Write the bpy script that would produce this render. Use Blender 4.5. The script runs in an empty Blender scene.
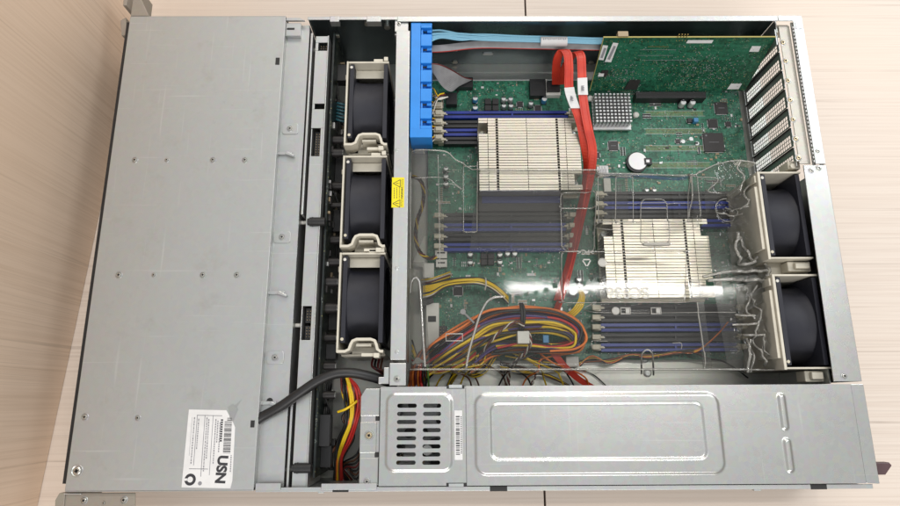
import bpy, bmesh, math, random
from mathutils import Vector, Matrix, Euler, noise
random.seed(7)
S = bpy.context.scene
C = S.collection
PI = math.pi
# ---------------------------------------------------------------- camera
CAM = Vector((0.3096, 0.0693, 0.6093)); ROT = Euler((0.241, -0.0042, -0.0049), 'XYZ'); F = 605.0
cd = bpy.data.cameras.new('camera'); cam = bpy.data.objects.new('camera', cd); C.objects.link(cam)
cam.location = CAM; cam.rotation_euler = ROT
cd.sensor_fit = 'HORIZONTAL'; cd.sensor_width = 36; cd.lens = F/900*36; cd.clip_start = .01; cd.clip_end = 50
S.camera = cam
RM = ROT.to_matrix()
def at(u, v, z):
    """point (mm) of the plane z (mm) seen at photo pixel u, v (photo is 900 x 506)"""
    d = RM @ Vector(((u-450)/F, -(v-253)/F, -1)); t = (z/1000-CAM.z)/d.z
    q = CAM + d*t
    return (q.x*1000, q.y*1000)
def at3(u, v, z):
    x, y = at(u, v, z); return (x, y, z)
def rect(u0, v0, u1, v1, z):
    um, vm = (u0+u1)/2, (v0+v1)/2
    return at(u0, vm, z)[0], at(um, v1, z)[1], at(u1, vm, z)[0], at(um, v0, z)[1]   # x0,y0,x1,y1
# ---------------------------------------------------------------- node helpers
def mat(name, col=(.5,.5,.5), rough=.5, metal=0., spec=.5, build=None):
    m = bpy.data.materials.new(name); m.use_nodes = True
    nt = m.node_tree; b = nt.nodes['Principled BSDF']
    b.inputs['Base Color'].default_value = (*col, 1); b.inputs['Roughness'].default_value = rough
    b.inputs['Metallic'].default_value = metal; b.inputs['Specular IOR Level'].default_value = spec
    if build: build(nt, b)
    return m
def N(nt, t, **kw):
    n = nt.nodes.new(t)
    for k, v in kw.items():
        if k.startswith('i_'):
            key = k[2:]
            key = int(key) if key.isdigit() else key.replace('_', ' ')
            n.inputs[key].default_value = v
        else: setattr(n, k, v)
    return n
def coords(nt, scale=(1,1,1), rot=(0,0,0)):
    tc = N(nt, 'ShaderNodeTexCoord'); mp = N(nt, 'ShaderNodeMapping')
    mp.inputs['Scale'].default_value = scale; mp.inputs['Rotation'].default_value = rot
    nt.links.new(tc.outputs['Object'], mp.inputs['Vector']); return mp.outputs['Vector']
def ntex(nt, vec, scale, detail=3, rough=.55, dist=0):
    n = N(nt, 'ShaderNodeTexNoise'); n.inputs['Scale'].default_value = scale; n.inputs['Detail'].default_value = detail
    n.inputs['Roughness'].default_value = rough; n.inputs['Distortion'].default_value = dist
    nt.links.new(vec, n.inputs['Vector']); return n.outputs['Fac']
def ramp(nt, fac, stops, interp='LINEAR'):
    r = N(nt, 'ShaderNodeValToRGB'); e = r.color_ramp.elements; r.color_ramp.interpolation = interp
    while len(e) < len(stops): e.new(.5)
    for i, (p, c) in enumerate(stops):
        e[i].position = p; e[i].color = (*c, 1) if isinstance(c, tuple) else (c, c, c, 1)
    nt.links.new(fac, r.inputs['Fac']); return r.outputs['Color']
def mix(nt, a, b, fac, mode='MIX'):
    m = N(nt, 'ShaderNodeMix', data_type='RGBA', blend_type=mode)
    for sock, v in ((m.inputs[6], a), (m.inputs[7], b), (m.inputs[0], fac)):
        if hasattr(v, 'links') or hasattr(v, 'is_linked'): nt.links.new(v, sock)
        elif isinstance(v, tuple): sock.default_value = (*v, 1)
        else: sock.default_value = v
    return m.outputs[2]
def bump(nt, b, h, strength, dist=.001):
    n = N(nt, 'ShaderNodeBump'); n.inputs['Strength'].default_value = strength; n.inputs['Distance'].default_value = dist
    nt.links.new(h, n.inputs['Height']); nt.links.new(n.outputs['Normal'], b.inputs['Normal'])
def laminate(name, base, dark, rot=(0,0,0), wear=(.5,.45,.4)):
    def f(nt, b):
        v = coords(nt, (1, 1, 1), rot)
        mp = N(nt, 'ShaderNodeMapping'); mp.inputs['Scale'].default_value = (.5, 46, .5); nt.links.new(v, mp.inputs['Vector'])
        n1 = ntex(nt, mp.outputs['Vector'], 1.5, 3, .6, .15)
        mp2 = N(nt, 'ShaderNodeMapping'); mp2.inputs['Scale'].default_value = (6, 420, 6); nt.links.new(v, mp2.inputs['Vector'])
        n2 = ntex(nt, mp2.outputs['Vector'], 1, 3, .6)
        mp3 = N(nt, 'ShaderNodeMapping'); mp3.inputs['Scale'].default_value = (.22, 55, .22); nt.links.new(v, mp3.inputs['Vector'])
        n3 = ntex(nt, mp3.outputs['Vector'], 1.0, 1.2, .5, 0)
        # thin dark grain lines where the stretched noise crosses fixed levels
        lines = ramp(nt, n3, [(0, 0.), (.348, 0.), (.352, .8), (.356, 0.), (.432, 0.), (.435, .8), (.438, 0.), (.524, 0.), (.527, .8), (.53, 0.), (.617, 0.), (.62, .8), (.623, 0.)])
        c = mix(nt, base, tuple(x*.93 for x in base), n1)
        c = mix(nt, c, dark, ramp(nt, n2, [(.42, 0.), (.75, .5)]))
        brk = ramp(nt, ntex(nt, v, 14, 2), [(.35, .25), (.6, .8)])
        lf = mix(nt, lines, brk, 1.0, 'MULTIPLY')
        c = mix(nt, c, tuple(x*.62 for x in dark), lf)
        big = ntex(nt, v, 3.0, 2)
        c = mix(nt, c, tuple(x*y for x, y in zip(base, (1.0, .95, .9))), ramp(nt, big, [(.4, 0.), (.7, .55)]))
        nt.links.new(c, b.inputs['Base Color'])
        bump(nt, b, n2, .06, .0004)
    return mat(name, base, .42, build=f, spec=.35)
def steel(name, base, rough=.36, metal=.8, grain=.5, dirt=0., dirtcol=(.28,.25,.2), scratch=.4):
    def f(nt, b):
        v = coords(nt)
        vo = N(nt, 'ShaderNodeTexVoronoi'); vo.inputs['Scale'].default_value = 260; nt.links.new(v, vo.inputs['Vector'])
        n1 = ntex(nt, v, 22, 4, .6); n2 = ntex(nt, v, 900, 2, .5)
        c = mix(nt, base, tuple(x*.84 for x in base), ramp(nt, n1, [(.3, 0.), (.72, grain*.7)]))
        c = mix(nt, c, vo.outputs['Color'], .035*grain*2, 'OVERLAY')
        # hair-fine scratches
        mp = N(nt, 'ShaderNodeMapping'); mp.inputs['Scale'].default_value = (9, 300, 1); mp.inputs['Rotation'].default_value = (0, 0, 1.1); nt.links.new(v, mp.inputs['Vector'])
        s1 = ramp(nt, ntex(nt, mp.outputs['Vector'], 1, 2, .5), [(.665, 0.), (.74, scratch)])
        mp2 = N(nt, 'ShaderNodeMapping'); mp2.inputs['Scale'].default_value = (300, 10, 1); mp2.inputs['Rotation'].default_value = (0, 0, .25); nt.links.new(v, mp2.inputs['Vector'])
        s2 = ramp(nt, ntex(nt, mp2.outputs['Vector'], 1, 2, .5), [(.66, 0.), (.74, scratch)])
        c = mix(nt, c, tuple(min(1, x*1.22) for x in base), s1); c = mix(nt, c, tuple(min(1, x*1.18) for x in base), s2)
        if dirt:
            d = ramp(nt, ntex(nt, v, 34, 6, .7), [(.56, 0.), (.72, dirt)])
            c = mix(nt, c, dirtcol, d)
            fine = ramp(nt, ntex(nt, v, 190, 3, .6), [(.62, 0.), (.74, dirt*.9)])
            c = mix(nt, c, dirtcol, mix(nt, fine, ramp(nt, ntex(nt, v, 12, 2), [(.45, 0.), (.65, 1.)]), 1., 'MULTIPLY'))
        nt.links.new(c, b.inputs['Base Color'])
        r = ramp(nt, n1, [(.3, rough), (.7, rough+.06)]); nt.links.new(r, b.inputs['Roughness'])
        h = mix(nt, n2, ntex(nt, v, 9, 2), .7)
        bump(nt, b, h, .12, .0006)
    return mat(name, base, rough, metal, build=f)
def pcbmat(name, dark, light, sc=1., tracef=.5, gold=(.35,.33,.12)):
    def f(nt, b):
        v = coords(nt)
        c = mix(nt, dark, light, ramp(nt, ntex(nt, v, 45*sc, 3, .5), [(.38, 0.), (.62, .14)]))
        for (sx, sy, th) in ((60, 900, .6), (900, 60, .62), (160, 1500, .6), (1500, 160, .6)):
            mp = N(nt, 'ShaderNodeMapping'); mp.inputs['Scale'].default_value = (sx, sy, sy); nt.links.new(v, mp.inputs['Vector'])
            l = ramp(nt, ntex(nt, mp.outputs['Vector'], .8*sc, 1, .4), [(th, 0.), (th+.04, tracef)])
            c = mix(nt, c, light, l)
        # blocky copper pours and silkscreen
        for sc_, th_, a_ in ((150, .62, .75), (330, .66, .8), (700, .7, .7)):
            cv = N(nt, 'ShaderNodeTexVoronoi', distance='CHEBYCHEV'); cv.inputs['Scale'].default_value = sc_*sc; nt.links.new(v, cv.inputs['Vector'])
            sx_ = N(nt, 'ShaderNodeSeparateColor'); nt.links.new(cv.outputs['Color'], sx_.inputs[0])
            pick = ramp(nt, sx_.outputs[0], [(th_, 0.), (th_+.02, a_*tracef*1.5)]); am = ramp(nt, ntex(nt, v, 30+sc_*.1, 3), [(.42, .15), (.58, 1.)])
            c = mix(nt, c, light, mix(nt, pick, am, 1., 'MULTIPLY'))
            drk = ramp(nt, sx_.outputs[1], [(.8, 0.), (.82, .6)]); c = mix(nt, c, tuple(x*.45 for x in dark), drk)
        br = N(nt, 'ShaderNodeTexVoronoi', distance='CHEBYCHEV'); br.inputs['Scale'].default_value = 120*sc; nt.links.new(v, br.inputs['Vector'])
        c = mix(nt, c, light, ramp(nt, br.outputs['Distance'], [(.36, 0.), (.39, tracef*.7), (.44, tracef*.7), (.46, 0.)]))
        vd = N(nt, 'ShaderNodeTexVoronoi'); vd.inputs['Scale'].default_value = 420*sc; nt.links.new(v, vd.inputs['Vector'])
        dots = ramp(nt, vd.outputs['Distance'], [(.16, 1.), (.2, 0.)])
        area = ramp(nt, ntex(nt, v, 38, 3), [(.44, 0.), (.52, .9)])
        c = mix(nt, c, gold, mix(nt, dots, area, 1., 'MULTIPLY'))
        silk = N(nt, 'ShaderNodeTexVoronoi', distance='MANHATTAN'); silk.inputs['Scale'].default_value = 260*sc; nt.links.new(v, silk.inputs['Vector'])
        sk = ramp(nt, silk.outputs['Distance'], [(.33, 0.), (.35, .8), (.4, .8), (.42, 0.)])
        sa = ramp(nt, ntex(nt, v, 60, 2), [(.55, 0.), (.6, .75)])
        c = mix(nt, c, (.5, .55, .48), mix(nt, sk, sa, 1., 'MULTIPLY'))
        nt.links.new(c, b.inputs['Base Color'])
        bump(nt, b, vd.outputs['Distance'], .15, .0003)
    return mat(name, dark, .38, build=f)
def plastic(name, col, rough=.4, var=.12, spec=.5):
    def f(nt, b):
        v = coords(nt)
        c = mix(nt, col, tuple(x*(1-var*2.2) for x in col), ramp(nt, ntex(nt, v, 60, 4, .6), [(.4, 0.), (.7, 1.)]))
        nt.links.new(c, b.inputs['Base Color']); bump(nt, b, ntex(nt, v, 1500, 2), .08, .0003)
    return mat(name, col, rough, build=f, spec=spec)
def clear(name, tint=.955, haze=.05, rough=.07, boost=1.0):
    m = bpy.data.materials.new(name); m.use_nodes = True; nt = m.node_tree; nt.nodes.clear()
    out = N(nt, 'ShaderNodeOutputMaterial'); tr = N(nt, 'ShaderNodeBsdfTransparent'); gl = N(nt, 'ShaderNodeBsdfGlossy'); df = N(nt, 'ShaderNodeBsdfDiffuse')
    tr.inputs['Color'].default_value = (tint, tint, tint*.985, 1); gl.inputs['Roughness'].default_value = rough
    df.inputs['Color'].default_value = (.62, .6, .55, 1)
    fr = N(nt, 'ShaderNodeFresnel'); fr.inputs['IOR'].default_value = 1.5
    v = coords(nt); h = ntex(nt, v, 42, 3, .55)
    bp = N(nt, 'ShaderNodeBump'); bp.inputs['Strength'].default_value = .03; bp.inputs['Distance'].default_value = .0012
    nt.links.new(h, bp.inputs['Height']); nt.links.new(bp.outputs['Normal'], gl.inputs['Normal'])
    ma = N(nt, 'ShaderNodeMath', operation='MULTIPLY', use_clamp=True); ma.inputs[1].default_value = boost
    nt.links.new(fr.outputs['Fac'], ma.inputs[0])
    m1 = N(nt, 'ShaderNodeMixShader'); m2 = N(nt, 'ShaderNodeMixShader')
    nz = ramp(nt, ntex(nt, v, 16, 5, .6), [(.3, haze*.5), (.75, haze*1.6)])
    nt.links.new(nz, m1.inputs['Fac']); nt.links.new(tr.outputs[0], m1.inputs[1]); nt.links.new(df.outputs[0], m1.inputs[2])
    nt.links.new(ma.outputs[0], m2.inputs['Fac']); nt.links.new(m1.outputs[0], m2.inputs[1]); nt.links.new(gl.outputs[0], m2.inputs[2])
    nt.links.new(m2.outputs[0], out.inputs['Surface']); return m
M = {}
M['desk'] = laminate('desk laminate', (.72,.635,.56), (.52,.42,.35))
M['deskw'] = laminate('panel laminate', (.77,.61,.475), (.54,.38,.26))
M['gap'] = mat('dark seam', (.05,.03,.02), .8)
M['steel'] = steel('galvanised steel', (.50,.51,.505), .34, .85)
M['cover'] = steel('worn cover steel', (.45,.462,.455), .42, .72, .35, dirt=.22, scratch=.6)
M['psu'] = steel('bright zinc steel', (.50,.505,.49), .25, .93, .6, dirt=.08, scratch=.35)
M['inner'] = steel('chassis floor steel', (.47,.47,.43), .38, .75)
M['dsteel'] = steel('shaded steel', (.40,.41,.40), .36, .8)  # darker copy of the steel, shade put into its colour
M['ear'] = steel('taupe painted steel', (.30,.27,.23), .5, .3, .4, dirt=.3)
M['black'] = plastic('black plastic', (.012,.012,.013), .42)
M['fan'] = plastic('fan plastic', (.017,.018,.027), .55, spec=.4)
M['beige'] = plastic('ivory plastic', (.60,.565,.475), .45, .06)
M['blue'] = plastic('blue plastic', (.02,.24,.72), .38, .05)
M['dimmblue'] = plastic('slot blue plastic', (.010,.03,.26), .35, .08)
M['cream'] = plastic('cream latch plastic', (.55,.51,.40), .45, .06)
M['white'] = plastic('white nylon', (.62,.61,.56), .45, .06)
M['pcb'] = pcbmat('green circuit board', (.003,.080,.040), (.035,.21,.125), 1.0, .5)
M['card'] = pcbmat('dark green card board', (.004,.060,.032), (.022,.15,.08), 1.2, .38)
M['trace'] = mat('copper trace under green mask', (.035,.24,.14), .35)
M['trace2'] = mat('card trace under green mask', (.02,.15,.085), .35)
M['edge'] = mat('board edge', (.42,.36,.12), .5)
M['brd'] = pcbmat('backplane board', (.003,.007,.007), (.01,.022,.018), 1, .2)
M['fin'] = steel('nickel fins', (.62,.575,.485), .32, .8, .6, scratch=.1)
M['ledge'] = steel('ledge steel', (.42,.40,.35), .4, .7)
M['alu'] = steel('aluminium', (.56,.56,.56), .4, .75, .4, scratch=.1)
M['gold'] = mat('gold contacts', (.55,.38,.14), .35, .9)
M['screw'] = mat('screw zinc', (.55,.54,.50), .28, .95)
M['brass'] = mat('brassy screw', (.60,.50,.33), .3, .9)
M['dark'] = mat('recess dark', (.015,.015,.015), .6)
M['chip'] = plastic('chip epoxy', (.025,.022,.022), .45)
M['cap'] = mat('capacitor top', (.62,.63,.62), .32, .5)
M['capblue'] = mat('capacitor blue', (.05,.22,.42), .4)
M['paper'] = plastic('label paper', (.70,.70,.70), .6, .05)
M['ink'] = mat('label ink', (.03,.03,.035), .7)
M['greyink'] = mat('pale ink', (.24,.24,.26), .7)
M['yellow'] = mat('yellow label', (.78,.66,.0), .5)
M['tan'] = mat('ceramic tan', (.34,.26,.16), .5)
M['purple'] = plastic('maroon plastic', (.085,.045,.05), .45)
M['clear'] = clear('clear shroud plastic', .985, .018, .065, .6)
M['clear2'] = clear('clear ridge plastic', .985, .30, .10, 1.3)  # whitish haze puts the light caught along edges into the colour
M['smoky'] = clear('smoky double layer plastic', .80, .02, .10, .45)
M['clear3'] = clear('glare streak plastic', .97, .30, .14, 5.0)  # pale haze and strong gloss put the glare streaks into the material
M['wall'] = steel('reflection darkened inner steel', (.13,.16,.17), .22, .9, .3, scratch=.15)  # dark reflection of the interior put into the base colour
M['text'] = clear('embossed plastic', .75, .42, .2)
WC = {'yellow': (.74,.50,.012), 'orange': (.78,.20,.03), 'red': (.46,.02,.015), 'black': (.012,.012,.012), 'brown': (.10,.04,.02), 'white': (.6,.57,.5),
      'grey': (.25,.25,.27), 'purple': (.06,.035,.15), 'maroon': (.14,.02,.02), 'green': (.10,.25,.05), 'blue': (.02,.05,.25), 'sky': (.23,.50,.66), 'teal': (.02,.10,.13), 'darkorange': (.30,.07,.02)}
for k, v in WC.items(): M['w_'+k] = mat(k+' cable jacket', v, .42, spec=.5)
# red flat cable with raised conductors
def ribf(nt, b):
    v = coords(nt); c = mix(nt, (.60,.045,.018), (.45,.025,.012), ramp(nt, ntex(nt, v, 60, 3), [(.35,0.),(.7,1.)])); nt.links.new(c, b.inputs['Base Color'])
M['redflat'] = mat('red flat cable', (.5,.02,.01), .42, build=ribf)
M['ribbon'] = plastic('grey ribbon cable', (.36,.355,.36), .5)
# ---------------------------------------------------------------- mesh builder (mm in, metres out)
ORG = {}
class MB:
    def __init__(s): s.v = []; s.f = []; s.m = []; s.sm = []
    def add(s, vs, fs, m=0, smooth=False):
        o = len(s.v); s.v += [tuple(p) for p in vs]
        for f in fs: s.f.append(tuple(i+o for i in f)); s.m.append(m); s.sm.append(smooth)
        return s
    def box(s, x0, y0, z0, x1, y1, z1, m=0):
        x0, x1 = min(x0,x1), max(x0,x1); y0, y1 = min(y0,y1), max(y0,y1); z0, z1 = min(z0,z1), max(z0,z1)
        return s.add([(x0,y0,z0),(x1,y0,z0),(x1,y1,z0),(x0,y1,z0),(x0,y0,z1),(x1,y0,z1),(x1,y1,z1),(x0,y1,z1)],
                     [(0,3,2,1),(4,5,6,7),(0,1,5,4),(1,2,6,5),(2,3,7,6),(3,0,4,7)], m)
    def pbox(s, u0, v0, u1, v1, zt, zb, m=0):
        x0, y0, x1, y1 = rect(u0, v0, u1, v1, zt); return s.box(x0, y0, zb, x1, y1, zt, m)
    def prism(s, poly, z0, z1, m=0):
        a = sum(poly[i][0]*poly[(i+1)%len(poly)][1]-poly[(i+1)%len(poly)][0]*poly[i][1] for i in range(len(poly)))
        if a < 0: poly = poly[::-1]
        n = len(poly)
        return s.add([(x,y,z0) for x,y in poly]+[(x,y,z1) for x,y in poly],
                     [tuple(range(n-1,-1,-1)), tuple(range(n,2*n))]+[(i,(i+1)%n,n+(i+1)%n,n+i) for i in range(n)], m)
    def cyl(s, x, y, z0, z1, r, n=20, m=0, r2=None, axis='z', smooth=True):
        r2 = r if r2 is None else r2; vs = []
        for z, q in ((z0, r), (z1, r2)):
            for i in range(n):
                a = 2*PI*i/n; c_, s_ = q*math.cos(a), q*math.sin(a)
                vs.append((x+c_, y+s_, z) if axis == 'z' else ((z, x+c_, y+s_) if axis == 'x' else (x+s_, z, y+c_)))
        s.add(vs, [(i,(i+1)%n,n+(i+1)%n,n+i) for i in range(n)], m, smooth)
        s.add(vs[:n], [tuple(range(n-1,-1,-1))], m); return s.add(vs[n:], [tuple(range(n))], m)
    def lathe(s, x, y, prof, n=24, m=0):
        vs = [(x+r*math.cos(2*PI*i/n), y+r*math.sin(2*PI*i/n), z) for r, z in prof for i in range(n)]
        fs = [(k*n+i, k*n+(i+1)%n, (k+1)*n+(i+1)%n, (k+1)*n+i) for k in range(len(prof)-1) for i in range(n)]
        for k in range(len(prof)-1):
            flat_ = abs(prof[k+1][1]-prof[k][1]) < .12*abs(prof[k+1][0]-prof[k][0])
            s.add(vs[k*n:(k+2)*n], [(i, (i+1)%n, n+(i+1)%n, n+i) for i in range(n)], m, not flat_)
        return s
    def tube(s, pts, r, n=8, m=0, flat=None, caps=True):
        P = [Vector(p) for p in pts]; vs = []; up = Vector((0,0,1))
        for i, p in enumerate(P):
            t = (P[min(i+1, len(P)-1)]-P[max(i-1, 0)])
            t = t.normalized() if t.length > 1e-9 else Vector((1,0,0))
            a = t.cross(up)
            if a.length < .15: a = t.cross(Vector((0,1,0)) if i == 0 else lasta)
            a.normalize(); b_ = a.cross(t).normalized(); 
            if i and a.dot(lasta) < 0 and flat is None: a = -a; b_ = -b_
            lasta = a
            for k in range(n):
                q = 2*PI*k/n; vs.append(p+a*(r*math.cos(q))+b_*(r*math.sin(q)))
        fs = [(k*n+i, (k+1)*n+i, (k+1)*n+(i+1)%n, k*n+(i+1)%n) for k in range(len(P)-1) for i in range(n)]
        s.add(vs, fs, m, True)
        if caps: s.add(vs[:n], [tuple(range(n))], m); s.add(vs[-n:], [tuple(range(n-1,-1,-1))], m)
        return s
    def band(s, secs, t=.8, m=0):
        """flat band: secs = list of (left point, right point)"""
        vs = []; n = len(secs)
        for i, (a, b_) in enumerate(secs):
            a, b_ = Vector(a), Vector(b_); a2, b2 = secs[min(i+1,n-1)]; a1, b1 = secs[max(i-1,0)]
            d = (Vector(a2)+Vector(b2)-Vector(a1)-Vector(b1)); nn = d.cross(b_-a); nn = nn.normalized()*(t/2) if nn.length > 1e-6 else Vector((0,0,t/2))
            vs += [a+nn, b_+nn, b_-nn, a-nn]
        fs = []
        for i in range(n-1):
            for k in range(4): fs.append((i*4+k, i*4+(k+1)%4, (i+1)*4+(k+1)%4, (i+1)*4+k))
        s.add(vs, fs, m, False); s.add(vs[:4], [(3,2,1,0)], m); return s.add(vs[-4:], [(0,1,2,3)], m)
    def build(s, name, mats, parent=None, bevel=0, local=False, smooth_all=False):
        if not isinstance(mats, (list, tuple)): mats = [mats]
        o0 = (0,0,0) if (local or parent is None) else ORG.get(parent.name, (0,0,0))
        me = bpy.data.meshes.new(name)
        me.from_pydata([((x-o0[0])/1000, (y-o0[1])/1000, (z-o0[2])/1000) for x, y, z in s.v], [], s.f)
        for mm in mats: me.materials.append(M[mm] if isinstance(mm, str) else mm)
        me.polygons.foreach_set('material_index', s.m); me.polygons.foreach_set('use_smooth', [bool(q) or smooth_all for q in s.sm]); me.update()
        ob = bpy.data.objects.new(name, me); C.objects.link(ob)
        if parent is not None: ob.parent = parent
        ORG[ob.name] = o0
        if bevel:
            bv = ob.modifiers.new('bevel', 'BEVEL'); bv.width = bevel/1000; bv.segments = 2; bv.limit_method = 'ANGLE'; bv.angle_limit = math.radians(50)
        return ob
def tag(o, label=None, cat=None, group=None, kind=None):
    if label: o['label'] = label
    if cat: o['category'] = cat
    if group: o['group'] = group
    if kind: o['kind'] = kind
    return o
def thing(name, label, cat, loc=(0,0,0), group=None):
    o = bpy.data.objects.new(name, None); C.objects.link(o); o.location = [c/1000 for c in loc]; o.empty_display_size = .02
    ORG[o.name] = loc; tag(o, label, cat, group); return o
def kids(o): return [c for c in bpy.data.objects if c.parent == o]
def copy_tree(o, dx=0, dy=0, dz=0, parent=None, label=None):
    c = o.copy(); C.objects.link(c)
    c.parent = parent
    if parent is None: c.location = (o.location.x+dx/1000, o.location.y+dy/1000, o.location.z+dz/1000)
    if label: c['label'] = label
    for ch in kids(o): copy_tree(ch, parent=c)
    return c
def spline(pts, step=2.2):
    """Catmull-Rom through the points"""
    P = [Vector(p) for p in pts]; out = []
    P = [P[0]*2-P[1]]+P+[P[-1]*2-P[-2]]
    for i in range(1, len(P)-2):
        a, b, c, d = P[i-1:i+3]; n = max(2, int((c-b).length/step))
        for k in range(n):
            t = k/n; out.append(.5*((2*b)+(c-a)*t+(2*a-5*b+4*c-d)*t*t+(3*b-a-3*c+d)*t**3))
    out.append(P[-2]); return out
def wire(mb, pxs, r=.75, m=0, n=7):
    return mb.tube(spline([at3(*p) for p in pxs]), r, n, m)
def rbox(w, h, r, n=6):
    pts = []
    for cx, cy, a0 in ((w/2-r, h/2-r, 0), (-w/2+r, h/2-r, 90), (-w/2+r, -h/2+r, 180), (w/2-r, -h/2+r, 270)):
        for k in range(n+1):
            a = math.radians(a0+90*k/n); pts.append((cx+r*math.cos(a), cy+r*math.sin(a)))
    return pts
def screw(parent, x, y, z, r=2.4, m='screw', ring=0, name='screw'):
    b = MB()
    if ring: b.lathe(x, y, [(ring, z+.05), (ring-.3, z+.35), (ring-.7, z+.4), (r+.2, z-.1)], 22, 1)
    b.lathe(x, y, [(r, z), (r, z+.5), (r*.8, z+.95), (r*.42, z+1.05), (r*.3, z+.5), (0, z+.45)], 18, 0)
    w = r*.16; l = r*.55; z1 = z+1.1
    a = random.random()*PI; ca, sa = math.cos(a), math.sin(a)
    for (dx, dy) in ((l, w), (w, l)):
        q = [(x+px*ca-py*sa, y+px*sa+py*ca) for px, py in ((-dx,-dy),(dx,-dy),(dx,dy),(-dx,dy))]; b.prism(q, z+.6, z1, 2)
    return b.build(name, [m, 'steel', 'dark'], parent)
def textmesh(body, size, x, y, z, rotz, m, parent, name='lettering', thick=.15, bold=0, mirror=False, align='LEFT'):
    cu = bpy.data.curves.new('t', 'FONT'); cu.body = body; cu.size = size/1000; cu.extrude = thick/1000; cu.offset = bold/1000; cu.align_x = align
    t = bpy.data.objects.new('t', cu); C.objects.link(t); dg = bpy.context.evaluated_depsgraph_get()
    me = bpy.data.meshes.new_from_object(t.evaluated_get(dg)); bpy.data.objects.remove(t); bpy.data.curves.remove(cu)
    me.name = name; me.materials.clear(); me.materials.append(M[m]); ob = bpy.data.objects.new(name, me); C.objects.link(ob)
    o0 = ORG.get(parent.name, (0,0,0)); ob.parent = parent
    ob.location = ((x-o0[0])/1000, (y-o0[1])/1000, (z-o0[2])/1000); ob.rotation_euler = (0, 0, rotz)
    ORG[ob.name] = (x, y, z); return ob
def sd_rr(x, y, cx, cy, hw, hh, r):
    qx, qy = abs(x-cx)-hw+r, abs(y-cy)-hh+r
    return math.hypot(max(qx,0), max(qy,0))+min(max(qx,qy),0)-r
def sstep(a, b, x):
    t = min(1, max(0, (x-a)/(b-a))); return t*t*(3-2*t)
# ================================================================ SETTING
b = MB()
b.box(-400, -500, -20, 400.2, 900, 0); b.box(402.2, -500, -20, 1300, 900, 0); b.box(400.2, -500, -20, 402.2, 900, -6, 1)
tag(b.build('desk_surface', ['desk', 'gap'], bevel=.3), kind='structure')
A0 = Vector((-37.3, 520.8)); A1 = Vector((-74.7, -23.8)); d = (A0-A1).normalized(); nrm = Vector((-d.y, d.x))
P0 = A1-d*450; P1 = A0+d*420; b = MB(); b.prism([tuple(P0), tuple(P1), tuple(P1+nrm*18), tuple(P0+nrm*18)], .3, 300)
tag(b.build('side_panel', 'deskw', bevel=1), 'tall pinkish wood-grain side panel rising from the desk left of the server', 'panel')
# ================================================================ CHASSIS
ch = thing('server_chassis', 'scratched grey steel rack server chassis lying open on the pale wood desk', 'server', (0, 0, 0))
L = 660; W = 437
b = MB(); b.box(-2, 0, 1, L-1, W-1, 3); b.build('floor_plate', 'inner', ch)
def fold_wall(b, y, yin, x0, x1, z1=88, mw=0):      # vertical wall with an inward rim
    b.box(x0, y, 3.1, x1, y+(1.3 if yin > y else -1.3), z1-1.05, mw); b.box(x0, y, z1-1, x1, yin, z1)
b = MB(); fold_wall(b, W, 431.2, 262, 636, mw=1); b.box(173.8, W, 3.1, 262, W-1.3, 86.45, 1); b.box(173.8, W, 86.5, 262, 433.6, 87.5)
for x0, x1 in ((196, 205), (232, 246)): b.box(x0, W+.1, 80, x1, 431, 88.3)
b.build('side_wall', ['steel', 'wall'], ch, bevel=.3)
b = MB(); b.box(153.5, -1.4, 3.1, 657, .1, 84.4); b.box(153.5, -1.4, 84.4, 657, 2.1, 85.3)
b.box(153.5, .3, 85.6, 174, 5.5, 86.6); b.box(207, .2, 85.6, 252, 5, 87)
b.box(216, -1.7, 84, 229, 1, 85.8, 1); b.box(344, -1.7, 84.2, 358, 2.3, 85.8, 1); b.box(606, -1.7, 84.2, 619, 2.3, 85.8, 1)
b.box(204, -2.6, 82, 209, -1.4, 84.6); b.box(560,-2.8,80,566,-1.3,84)
b.build('side_wall', ['steel', 'dark'], ch, bevel=.25)
# drive bay
x0c, x1c = .5, 152.6
b = MB(); prof = []
nx = 60
b.box(x0c, .7, 87, x1c, 437, 88.2); b.box(x0c, .7, 4, x0c+1.2, 437, 86.9); b.box(x1c-1.2, 2, 70, x1c, 435, 86.9)
b.box(x0c, -.2, 4, x1c, .7, 87.6); b.box(x0c, 437, 4, x1c, 437.9, 87.6)
cover = b.build('drive_bay_cover', 'cover', ch, bevel=.5)
b = MB(); b.box(-3.2, 6, 4, .3, 432, 86.2)
for y in range(12, 430, 17): b.box(-3.7, y, 20, -3.1, y+12, 80)
b.build('front_bezel', 'black', ch)
for (u, v, r_) in ((135,160,3),(167,160,2.3),(213,160,3),(245,160,3),(119,275,3.3),(154,275,2.3),(203,275,3),(237,275,3),(85,417,3.2),(138,418,2.6)):
    x, y = at(u, v, 88.2); screw(ch, x, y, 88.2, r_*.62, 'screw', ring=r_)
x, y = at(77, 471, 88.2); screw(ch, x, y, 88.2, 3.2, 'screw', ring=5)
for (u, v) in ((277.5,61),(252.5,424)):
    b = MB(); b.pbox(u-2, v-3.5, u+2, v+3.5, 88.45, 88.1); b.build('slot_hole', 'dark', ch)
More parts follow.
